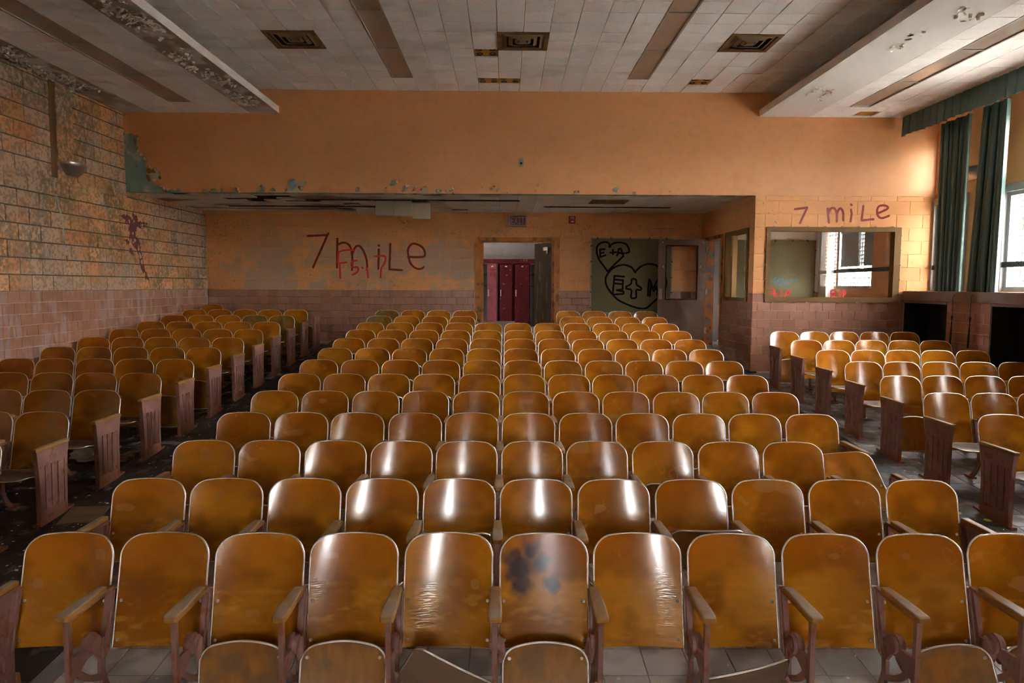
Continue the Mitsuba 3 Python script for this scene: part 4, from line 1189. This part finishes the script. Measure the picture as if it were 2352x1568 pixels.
out, inn = sbox(4.010, 1.865, 6.095, 3.025), sbox(4.072, 1.945, 5.995, 2.958)
k = window_frame('window_1', out, inn, lambda p: on_back(p, YB + 0.10, 0.125), 'm_frametrim', quad((4.05, YB + 0.06, 1.93), (6.02, YB + 0.06, 1.93), (6.02, YB + 0.06, 2.98), (4.05, YB + 0.06, 2.98)))
for i in range(8):
    x_ = 4.13 + i * 0.262
    for z_ in (3.032, 1.858):
        add(k + '__bolt', hull([((x_, YB - 0.028, z_), 0.011), ((x_, YB - 0.012, z_), 0.013)]), 'm_steel')
for i in range(5):
    z_ = 2.0 + i * 0.225
    for x_ in (4.004, 6.101):
        add(k + '__bolt', hull([((x_, YB - 0.028, z_), 0.011), ((x_, YB - 0.012, z_), 0.013)]), 'm_steel')
gp = add(k + '__pane__graffiti', on_back(strokes([curve(l, 5) for l in S['glass']], 0.014), YB + 0.058, 0.001), 'm_paintbright', label='red painted letters on the office window pane')
out, inn = sbox(11.155, 1.865, 12.325, 3.03), sbox(11.215, 1.925, 12.265, 2.965)
k = window_frame('window_2', out, inn, lambda p: on_right(p, XP + 0.10, 0.125), 'm_frametrim', quad((XP + 0.06, 11.19, 1.9), (XP + 0.06, 12.29, 1.9), (XP + 0.06, 12.29, 2.99), (XP + 0.06, 11.19, 2.99)))
add(k + '__mullion', bx(XP + 0.02, XP + 0.10, 12.02, 12.10, 1.925, 2.965), 'm_yellowwood', label='bare yellow wood post')
add('office_post', chbox(XP + 0.3, XP + 0.36, 11.94, 12.02, float(zf(12)), 3.55, 0.004), 'm_yellowwood', label='yellow wooden post standing behind the side window of the office', cat='post')
add('pull_cord', join([tube([(4.25, 12.6, 3.5), (4.26, 12.6, 2.4)], 0.006), tube([(4.26, 12.6, 2.4), (4.255, 12.6, 1.6)], 0.004), hull([((4.26, 12.6, 2.45), 0.02), ((4.26, 12.6, 2.38), 0.018)])]), 'm_paper', label='white pull cord with small toggle hanging in the office window', cat='cord')

for i, (a, b) in enumerate(BAYS):
    for (y0, y1, z0, z1, upper) in [(a, b, W0, W1, False)] + [(c, d, U0, U1, True) for c, d in UPPER[i:i + 1]]:
        k = tag(name_for('window_%d' % (3 + 2 * i + upper)), kind='structure')
        o, n_ = sbox(y0, z0, y1, z1), sbox(y0 + 0.06, z0 + 0.05, y1 - 0.06, z1 - 0.06)
        mulls = []
        nm = max(1, int(round((y1 - y0) / 0.75)))
        for q in range(1, nm):
            mulls.append(y0 + (y1 - y0) * q / nm)
        add(k + '__frame', on_right(o.difference(n_), XR + 0.12, 0.10), 'm_frame')
        if not upper:
            add(k + '__casing', on_right(sbox(y0 - 0.07, z0 - 0.005, y1 + 0.045, z1 + 0.09).difference(sbox(y0 + 0.01, z0 - 0.01, y1 - 0.01, z1 - 0.01)), XR + 0.02, 0.05), 'm_frame')
        for ym in mulls:
            add(k + '__mullion', bx(XR + 0.05, XR + 0.11, ym - 0.03, ym + 0.03, z0 + 0.05, z1 - 0.06), 'm_frame')
        add(k + '__pane', quad((XR + 0.085, y0 + 0.05, z0 + 0.04), (XR + 0.085, y1 - 0.05, z0 + 0.04), (XR + 0.085, y1 - 0.05, z1 - 0.05), (XR + 0.085, y0 + 0.05, z1 - 0.05)), 'm_glass')
        if not upper:
            add(k + '__bar', join([bx(XR - 0.02, XR + 0.01, y0 - 0.05, y1 + 0.05, 2.375, 2.445)] + [hull([((XR - 0.022, yy, 2.41), 0.012)]) for yy in np.arange(y0, y1, 0.09)]), 'm_black', label='dark perforated steel bar across the window')
        if True:  # upper and unseen bays get added screens, far bay thicker bars, to dim light
            g = [bx(XR + 0.13, XR + 0.137, y0, y1, z_ - (0.021 if i == 0 else 0.016), z_ + (0.021 if i == 0 else 0.016)) for z_ in np.arange(z0 + 0.05, z1, 0.075)]
            g += [bx(XR + 0.137, XR + 0.144, y_ - (0.025 if i == 0 else 0.016), y_ + (0.025 if i == 0 else 0.016), z0, z1) for y_ in np.arange(y0 + 0.02, y1, 0.085)]
            add(k + '__security_mesh', join(g), 'm_frame', kind='stuff', label='perforated security screen outside the window')
k = tag(name_for('window_8'), kind='structure')
o, n_ = sbox(12.72, 2.08, 14.10, 3.24), sbox(12.77, 2.13, 14.05, 3.19)
add(k + '__frame', on_right(o.difference(n_), XR + 0.12, 0.10), 'm_frame')
add(k + '__pane', quad((XR + 0.085, 12.75, 2.1), (XR + 0.085, 14.07, 2.1), (XR + 0.085, 14.07, 3.22), (XR + 0.085, 12.75, 3.22)), 'm_glass')
add(k + '__bar', bx(XR - 0.03, XR + 0.0, 11.2, 14.45, 2.385, 2.455), 'm_black')
g = [bx(XR + 0.13, XR + 0.137, 12.72, 14.1, z_ - 0.016, z_ + 0.016) for z_ in np.arange(2.10, 3.22, 0.09)] + [bx(XR + 0.137, XR + 0.144, y_ - 0.018, y_ + 0.018, 2.08, 3.24) for y_ in np.arange(12.74, 14.1, 0.085)]
add(k + '__security_mesh', join(g), 'm_frame', kind='stuff')
add('roller_shade', join([bx(XR + 0.03, XR + 0.034, 12.78, 13.98, 2.52, 3.17), tube([(XR + 0.03, 12.78, 3.17), (XR + 0.03, 13.98, 3.17)], 0.03), bx(XR + 0.024, XR + 0.04, 12.78, 13.98, 2.50, 2.525)]), 'm_shade', label='grey roller shade half drawn in the office window, seen through the large pane', cat='window shade')
k = tag(name_for('window_9'), kind='structure')  # unseen window added to brighten the corridor
add(k + '__frame', on_left(sbox(14.6, 1.9, 17.2, 3.5).difference(sbox(14.66, 1.96, 17.14, 3.44)), -4.15, 0.1), 'm_frame')
add(k + '__pane', quad((-4.1, 14.65, 1.95), (-4.1, 17.15, 1.95), (-4.1, 17.15, 3.45), (-4.1, 14.65, 3.45)), 'm_glass')
k = tag(name_for('window_10'), kind='structure')
add(k + '__frame', on_back(sbox(-0.09, 2.0, 0.27, 4.4).difference(sbox(-0.07, 2.02, 0.25, 4.38)), YF - 0.05, 0.1), 'm_frame')
add(k + '__pane', quad((-0.11, YF - 0.1, 2.02), (0.29, YF - 0.1, 2.02), (0.29, YF - 0.1, 4.38), (-0.11, YF - 0.1, 4.38)), 'm_glass')
add(k + '__security_mesh', join([bx(-0.09, 0.27, YF - 0.19, YF - 0.18, z_ - 0.022, z_ + 0.022) for z_ in np.arange(3.35, 4.4, 0.075)] + [bx(x_ - 0.018, x_ + 0.018, YF - 0.2, YF - 0.19, 3.3, 4.4) for x_ in np.arange(-0.1, 0.3, 0.07)]), 'm_frame', kind='stuff')  # screen added over the upper part to weaken its reflections in farther rows

# window sill and cupboards along the right wall
struct('trim_3', chbox(6.17, XR + 0.02, YF + 0.1, YB, 1.90, 2.048, 0.006), 'm_doorbrown')
struct('wall_pillar', bx(6.205, XR, 8.96, 9.86, 0.2, 1.90), 'm_tilegrout')
lay('wall_pillar__tile', 'right', 6.21, 8.96, 9.86, 1.90 - 9 * 0.1354, 1.90, 0.2032, 0.1354, 0.005, 0.012, 0.002, 'm_tile', phase=8.96)


def cupboard(y0, y1, label):
    k = thing('open_cupboard', label, 'cupboard')
    z0 = float(zf((y0 + y1) / 2)) - 0.03
    add(k + '__back_panel', bx(6.56, 6.58, y0, y1, z0, 1.90), 'm_black')
    add(k + '__side_panel', bx(6.20, 6.56, y0, y0 + 0.025, z0, 1.90), 'm_black')
    add(k + '__side_panel', bx(6.20, 6.56, y1 - 0.025, y1, z0, 1.90), 'm_black')
    add(k + '__front_rail', chbox(6.185, 6.215, y0, y1, 1.865, 1.90, 0.003), 'm_doorbrown')
    add(k + '__base', bx(6.20, 6.56, y0, y1, z0, z0 + 0.08), 'm_black')


cupboard(9.86, 10.925, 'empty dark cupboard opening under the window sill, nearest the office wall')
cupboard(6.6, 8.96, 'long empty dark cupboard opening under the sill at the right edge')
struct('wall_sill', bx(6.21, XR, YF, 6.6, -0.1, 1.90), 'm_tile')
# curtains and valance
def cloth(path, z0, z1, sway, nz=14, th=0.004):
    """A hanging sheet along a wavy path in plan."""
    p = np.array(path)
    n = len(p)
    t = np.gradient(p, axis=0)
    nn = np.stack([t[:, 1], -t[:, 0]], -1)
    nn /= np.linalg.norm(nn, axis=1, keepdims=True) + 1e-9
    vs = []
    for side in (0, 1):
        for j in range(nz + 1):
            s = j / nz
            q = p + nn * (side * th)
            q = q + sway(p, s)
            z_ = z1 + (z0(p) - z1) * s if callable(z0) else z1 + (z0 - z1) * s
            vs.append(np.column_stack([q, np.broadcast_to(z_, n)]))
    v = np.vstack(vs)
    f = []
    N = n * (nz + 1)
    for j in range(nz):
        for i in range(n - 1):
            a, b, c, d = j * n + i, j * n + i + 1, (j + 1) * n + i + 1, (j + 1) * n + i
            f += [[a, b, c], [a, c, d], [N + a, N + c, N + b], [N + a, N + d, N + c]]
    for j in range(nz):
        for i in (0, n - 1):
            a, d = j * n + i, (j + 1) * n + i
            f += [[a, d, N + d], [a, N + d, N + a]]
    for i in range(n - 1):
        for j in (0, nz):
            a = j * n + i
            f += [[a, a + 1, N + a + 1], [a, N + a + 1, N + a]]
    return trimesh.Trimesh(v, f, process=False)


def folds(x0, y0, y1, n, amp, seed):
    rr = random.Random(seed)
    ts = np.linspace(0, 1, n * 16)
    ph = np.cumsum(0.7 + 0.6 * np.array([rr.random() for _ in ts]))
    ph = ph / ph[-1] * 2 * np.pi * n
    a = amp * (0.7 + 0.5 * np.sin(ph / 3.1 + seed))
    return np.column_stack([x0 + a * np.sin(ph), y0 + (y1 - y0) * ts + 0.35 * a * np.sin(2 * ph)])


def sway_for(cy, top, bot):
    def sw_(p, s):
        k_ = top + (bot - top) * s
        return np.column_stack([0 * p[:, 0], (p[:, 1] - cy) * (k_ - 1)])
    return sw_


p1 = folds(6.27, 10.33, 9.66, 9, 0.035, 2)
add('curtain', cloth(p1, 2.045, ZLOW - 0.24, sway_for(10.0, 1.0, 0.88)), 'm_curtain', smooth=50, label='dark green gathered curtain in front of the far window, left of the pair', cat='curtain', group='dark green curtains')
p2 = folds(6.24, 9.36, 8.90, 8, 0.040, 5)
add('curtain', cloth(p2, 2.02, ZLOW - 0.24, lambda p, s: np.column_stack([0 * p[:, 0], (p[:, 1] - 9.0) * (0.25 * s) + 0.06 * s])), 'm_curtain', smooth=50, label='dark green gathered curtain nearest the right edge, shiny in the light', cat='curtain', group='dark green curtains')
for ck, y_ in (('curtain', 9.66), ('curtain_001', 9.28)):
    add(ck + '__cord', join([tube([(6.19, y_, 2.30), (6.19, y_, 2.04), (6.15, y_, 1.98), (6.15, y_, 1.70)], 0.004), hull([((6.15, y_, 1.70), 0.016), ((6.15, y_, 1.67), 0.010)]), tube([(6.15, y_, 1.66), (6.15, y_ + 0.01, 1.45), (6.152, y_ + 0.02, 1.30)], [0.005, 0.014, 0.010])]), 'm_black', label='dark draw cord with tassel')
vy = np.arange(1.0, YB - 0.01, 0.17)
path = []
for y_ in vy:
    path += [(6.035, y_), (6.015, y_ + 0.02), (6.012, y_ + 0.14), (6.03, y_ + 0.155), (6.05, y_ + 0.15), (6.052, y_ + 0.165)]
path = [p for p in path if p[1] < YB - 0.004]
k = thing('valance', 'dark green pleated valance along the top of the right windows', 'valance')
add(k + '__pleats', cloth(path, lambda p: ZLOW - 0.295 + 0.012 * np.sin(p[:, 1] * 9) * np.sin(p[:, 1] * 3.7), ZLOW - 0.005, lambda p, s: np.column_stack([-0.015 * s + 0 * p[:, 0], 0 * p[:, 1]]), nz=4), 'm_curtain', smooth=40)
add(k + '__rail', bx(6.06, 6.10, 1.0, YB, ZLOW - 0.06, ZLOW - 0.01), 'm_dark')

# ---------------------------------------------------------------- lamps and fittings on the walls
def sconce(x, y, z, side, label):
    k = thing('wall_sconce', label, 'wall lamp')
    v, f = [], []
    na, nr = 17, 8
    for j in range(nr + 1):
        t = j / nr
        r = math.cos(t * math.pi / 2 * 0.86)
        for i in range(na):
            a = math.pi * i / (na - 1)
            v.append([x + side * (0.17 * math.sin(a) * r), y + 0.25 * math.cos(a) * (0.35 + 0.65 * r), z - 0.165 * t])
    for j in range(nr):
        for i in range(na - 1):
            a = j * na + i
            f += [[a, a + 1, a + na + 1], [a, a + na + 1, a + na]]
    add(k + '__shade', trimesh.Trimesh(v, f, process=False), 'm_sconce', smooth=True)
    add(k + '__wall_plate', bx(x - side * 0.01, x + side * 0.012, y - 0.08, y + 0.08, z - 0.12, z + 0.02), 'm_sconce')


sconce(XL + 0.006, 9.58, EYE + 1.585, 1, 'dull metal half bowl wall lamp on the stained left wall')
sconce(XR - 0.03, 9.98, EYE + 1.68, -1, 'metal half bowl wall lamp between the two green curtains')
k = thing('exit_sign', 'red EXIT sign in a metal frame above the back door', 'sign')
ex0, ex1, ez0, ez1 = 0.046, 0.385, EYE + 1.148, EYE + 1.362
add(k + '__frame', join([on_back(sbox(ex0, ez0, ex1, ez1).difference(sbox(ex0 + .02, ez0 + .02, ex1 - .02, ez1 - .02)), YD + 0.002, 0.09), bx(ex0 + 0.01, ex1 - .01, YD - 0.06, YD + 0.002, ez0 + .01, ez1 - .01)]), 'm_fixture')
add(k + '__face', bx(ex0 + .018, ex1 - .018, YD - 0.075, YD - 0.058, ez0 + .018, ez1 - .018), 'm_signred')
tm = meshkit.text_mesh('EXIT', 0.132, 0.006)
tb = tm.bounds
tm.apply_translation([-(tb[0][0] + tb[1][0]) / 2, -(tb[0][1] + tb[1][1]) / 2, 0])
tm.apply_scale([0.262 / (tb[1][0] - tb[0][0]), 1, 1])
add(k + '__lettering', basis(tm, [(ex0 + ex1) / 2, YD - 0.075, (ez0 + ez1) / 2], [1, 0, 0], [0, 0, 1], [0, -1, 0]), 'm_signletter', label='pale letters reading EXIT')
k = thing('fire_alarm', 'small red fire alarm strobe on the back wall right of the EXIT sign', 'fire alarm')
add(k + '__housing', chbox(1.205, 1.333, YD - 0.05, YD + 0.002, EYE + 1.205, EYE + 1.348, 0.008), 'm_alarm')
add(k + '__strobe', chbox(1.235, 1.305, YD - 0.068, YD - 0.05, EYE + 1.285, EYE + 1.335, 0.006), 'm_frame')
add(k + '__horn', hull([((1.262, YD - 0.052, EYE + 1.245), 0.014), ((1.285, YD - 0.052, EYE + 1.24), 0.014)]), 'm_flake')
k = thing('outlet_box', 'small grey electrical plate high on the smooth orange wall', 'electrical plate')
add(k + '__plate', chbox(0.185, 0.255, YB - 0.012, YB + 0.002, EYE + 1.815, EYE + 1.93, 0.003), 'm_fixture')
add(k + '__socket', hull([((0.22, YB - 0.012, EYE + 1.862), 0.018)]), 'm_black')
add(k + '__clip', tube([(0.205, YB - 0.012, EYE + 1.93), (0.22, YB - 0.014, EYE + 1.955), (0.24, YB - 0.012, EYE + 1.925)], 0.004), 'm_steel')

# chalkboards
k = thing('chalkboard', 'green chalkboard on the back wall with black spray painted hearts', 'chalkboard')
add(k + '__board', bx(1.652, 3.215, YD - 0.018, YD + 0.002, EYE - 0.52, EYE + 0.925), 'm_board')
add(k + '__frame', on_back(sbox(1.640, EYE - 0.53, 3.227, EYE + 0.937).difference(sbox(1.660, EYE - 0.51, 3.207, EYE + 0.917)), YD, 0.026), 'm_frame')
for z_ in np.arange(EYE - 0.42, EYE + 0.9, 0.30):
    for x_ in (1.645, 3.222):
        add(k + '__clip', bx(x_ - 0.014, x_ + 0.014, YD - 0.034, YD - 0.024, z_ - 0.008, z_ + 0.008), 'm_black')
for x_ in (1.77, 2.03, 2.40, 2.78, 3.11):
    add(k + '__clip', bx(x_ - 0.008, x_ + 0.008, YD - 0.034, YD - 0.024, EYE + 0.91, EYE + 0.945), 'm_black')
add(k + '__board__graffiti', on_back(strokes([curve(l, 5) if i not in (3, 4, 5, 6, 7, 8, 10, 11) else l for i, l in enumerate(S['heart'])], 0.018), YD - 0.018, 0.001), 'm_spray', label='black hearts with E+A and E+M')
add(k + '__board__chalk_writing', on_back(strokes([curve(l, 4) for l in S['chalk']], 0.0035), YD - 0.018, 0.0008), 'm_chalk', label='faint chalk writing')
k = thing('chalkboard', 'green chalkboard inside the office, seen through its large window', 'chalkboard')
add(k + '__board', bx(4.0, 6.325, 14.475, 14.486, EYE - 0.36, EYE + 0.945), 'm_board')
add(k + '__frame', on_back(sbox(3.99, EYE - 0.37, 6.335, EYE + 0.955).difference(sbox(4.01, EYE - 0.35, 6.315, EYE + 0.935)), 14.487, 0.02), 'm_frametrim')
for x_ in (5.5, 5.85, 6.15):
    add(k + '__clip', bx(x_ - 0.01, x_ + 0.01, 14.455, 14.467, EYE + 0.925, EYE + 0.965), 'm_black')
for z_ in (EYE - 0.1, EYE + 0.25, EYE + 0.75):
    add(k + '__clip', bx(6.315, 6.345, 14.455, 14.467, z_ - 0.01, z_ + 0.01), 'm_black')
add(k + '__board__chalk_writing', on_back(strokes([curve(l, 4) for l in S['chalk2']], 0.004), 14.475, 0.0008), 'm_chalk', label='faint chalk letters')
add(k + '__board__blue_scribble', on_back(strokes([curve(l, 4) for l in S['blue']], 0.006), 14.475, 0.001), 'm_chalkblue', label='pale blue chalk scribble')

# graffiti on the walls
add('wall_back__graffiti', on_back(strokes([curve(l, 6) if i not in (1, 4, 5, 6) else l for i, l in enumerate(S['mile'])], 0.021), YD - 0.0005, 0.001), 'm_paintred', label='dark red spray painted 7 MiLE on the back wall')
add('wall_back__graffiti', on_back(strokes([curve(l, 6) for l in S['red']], 0.019), YD - 0.0012, 0.001), 'm_paintbright', label='bright red sprayed letters over the dark red writing')
add('wall_partition__graffiti', on_back(strokes([curve(l, 6) if i not in (0, 1, 4, 5, 6) else l for i, l in enumerate(S['mile2'])], 0.017), YB - 0.0008, 0.001), 'm_paintmid', label='red spray painted 7 miLe above the office window')
smear = unary_union([rough(Polygon(l).buffer(0), 0.03, 0.03) for l in S['smear']])
bb = smear.bounds
smear = smear.difference(unary_union([rough(Point(jag.uniform(bb[0], bb[2]), jag.uniform(bb[1], bb[3])).buffer(jag.uniform(0.006, 0.035)), 0.01, 0.012) for _ in range(150)]))
add('wall_left__graffiti', on_left(smear, XL + 0.001, 0.0015), 'm_paintpurple', label='faded dark purple cross shaped paint smear')
crack = curve([(9.20, 3.40), (9.24, 3.25), (9.32, 3.02), (9.36, 2.85), (9.37, 2.62), (9.42, 2.40)])
add('wall_left__crack', on_left(LineString(crack).buffer(0.012), XL + 0.0005, 0.001), 'm_teal', label='long crack through the blocks')

# ---------------------------------------------------------------- lockers in the corridor
CF = 1.013
LT = EYE + 0.545
struct('trim_4', chbox(-1.3, 1.6, 17.48, 17.9, LT - 0.0, LT + 0.11, 0.004), 'm_locker')
lx = [-0.63, -0.215, 0.165, 0.595, 0.98]
for i in range(4):
    x0, x1 = lx[i], lx[i + 1]
    kind = ('narrow pinkish red locker with its door ajar, at the left of the back doorway', 'dark red locker, middle one of three in the back doorway', 'dark red locker, right one of three in the back doorway', 'open grey locker without a door beside the dark door leaf')[i]
    k = thing('locker', kind, 'locker', 'lockers in the corridor')
    add(k + '__carcass', join([bx(x0, x0 + 0.012, 17.5, 17.88, CF, LT), bx(x1 - 0.012, x1, 17.5, 17.88, CF, LT), bx(x0, x1, 17.86, 17.88, CF, LT), bx(x0, x1, 17.5, 17.88, CF, CF + 0.06), bx(x0, x1, 17.5, 17.88, LT - 0.012, LT)]), 'm_greywall' if i in (0, 3) else 'm_locker')
    if i in (0, 3):
        for z_ in (LT - 0.28, LT - 0.56):
            add(k + '__shelf', bx(x0 + 0.012, x1 - 0.012, 17.52, 17.86, z_, z_ + 0.015), 'm_dark')
    if i < 3:
        a, b = ((x0 + 0.165, x1 - 0.02), (x0 + 0.055, x1 - 0.02), (x0 + 0.05, x1 - 0.02))[i]
        mt = 'm_lockpink' if i == 0 else 'm_locker'
        dk = add(k + '__door', chbox(a, b, 17.46, 17.485, CF + 0.07, LT - 0.02, 0.004), mt)
        for q in range(6 if i == 0 else 0):
            add(dk + '__louvre', chbox(a + 0.06, b - 0.03, 17.448, 17.46, LT - 0.15 - q * 0.033, LT - 0.135 - q * 0.033, 0.003), 'm_signred')
        add(dk + '__number_plate', chbox((a + b) / 2 - 0.025, (a + b) / 2 + 0.025, 17.455, 17.462, LT - 0.085, LT - 0.060, 0.002), 'm_flake')
        add(dk + '__handle', join([chbox(a + 0.012, a + 0.04, 17.44, 17.46, EYE - 0.26, EYE - 0.10, 0.004), bx(a + 0.018, a + 0.032, 17.425, 17.44, EYE - 0.2, EYE - 0.13)]), 'm_steel')

# ---------------------------------------------------------------- things on the floor
def on_floor(x, y, dz=0.002):
    return floor_m(x, y, dz)


pm = trimesh.creation.icosphere(subdivisions=3, radius=1.0)
pv = pm.vertices * np.array([0.15, 0.10, 0.055])
pv = pv * (0.62 + 0.75 * meshkit.noise(pm.vertices * 2.6 + 3, 4)[:, None])
pv[:, 2] -= pv[:, 2].min()
put('crumpled_paper', mikit.ply(trimesh.Trimesh(pv, pm.faces, process=False), 'm_paper'), on_floor(-4.03, 6.72), label='crumpled pale paper on the dark tiles between the left rows', cat='paper')
put('plywood_sheet', mikit.ply(basis(extr(Polygon([(-0.11, -0.20), (0.17, -0.13), (0.10, 0.16), (-0.19, 0.14)]), 0.012), [0, 0, 0], [1, 0, 0], [0, 1, 0], [0, 0, 1]), 'm_ply'), on_floor(-3.29, 5.43), label='flat brown plywood sheet lying in the left aisle', cat='board')
put('plywood_sheet', mikit.ply(basis(extr(Polygon([(-0.12, -0.08), (0.12, -0.05), (0.14, 0.08), (-0.09, 0.10)]), 0.010), [0, 0, 0], [1, 0, 0], [0, 1, 0], [0, 0, 1]), 'm_ply'), on_floor(-3.05, 9.25), label='small pale board lying far back in the left aisle', cat='board')
for i, (x, y) in enumerate(((3.64, 5.50), (3.78, 5.36))):
    put('paper_scrap', mikit.ply(basis(extr(rough(Point(0, 0).buffer(0.03), 0.013, 0.02), 0.002), [0, 0, 0.002], [1, 0, 0], [0, 1, 0], [0, 0, 1]), 'm_yellow'), on_floor(x, y), label='small yellow scrap on the right aisle floor, ' + ('left one of two', 'right one of two')[i], cat='paper scrap')
k = thing('wooden_frame', 'pale wooden frame corner standing on the floor at the bottom left', 'frame')
fm = on_floor(-2.36, 3.30)
put(k + '__rail', mikit.ply(chbox(-0.20, 0.0, -0.015, 0.015, 0.07, 0.095, 0.004), 'm_yellowwood'), fm)
put(k + '__stile', mikit.ply(chbox(-0.025, 0.005, -0.015, 0.015, 0.0, 0.095, 0.004), 'm_yellowwood'), fm)
put(k + '__panel', mikit.ply(bx(-0.20, -0.02, -0.004, 0.004, 0.0, 0.08), 'm_ply'), fm)
sp = []
for i in range(220):
    t = i / 219
    a = t * 2 * math.pi * 30
    cx, cy, cz = -2.47 - 0.03 * t, 3.16 + 0.0 * t, 0.52 - 0.42 * t
    sp.append((cx + 0.011 * math.cos(a), cy + 0.011 * math.sin(a), cz + float(zf(3.2))))
add('coil_spring', tube(sp, 0.0032, 5), 'm_steel', smooth=True, label='loose grey coil spring hanging on the end panel at the left of the front row', cat='spring')
# flakes of fallen paint
chips = []
for _ in range(2600):
    q = rng.random()
    if q < 0.62: x, y = rng.uniform(-5.4, -2.5), 4.2 + 9.2 * rng.random() ** 1.4
    elif q < 0.8: x, y = rng.uniform(2.85, 5.6), 4.6 + 6 * rng.random()
    else: x, y = rng.uniform(-2.3, 2.7), 2.6 + 5 * rng.random()
    z = float(zf(y)) + 0.003
    s = 0.004 + 0.014 * rng.random() ** 3
    a = rng.uniform(0, 6.28)
    vv = [[x + s * math.cos(a + t) * rng.uniform(0.5, 1.2), y + s * math.sin(a + t) * rng.uniform(0.5, 1.2), z + rng.uniform(0, 0.004) + slope(y) * s * math.sin(a + t)] for t in (0, 1.5, 3.1, 4.6)]
    chips.append(trimesh.Trimesh(vv, [[0, 1, 2], [0, 2, 3]], process=False))
add('floor__paint_chips', join(chips), 'm_flake', label='small chips of fallen paint', kind='stuff')
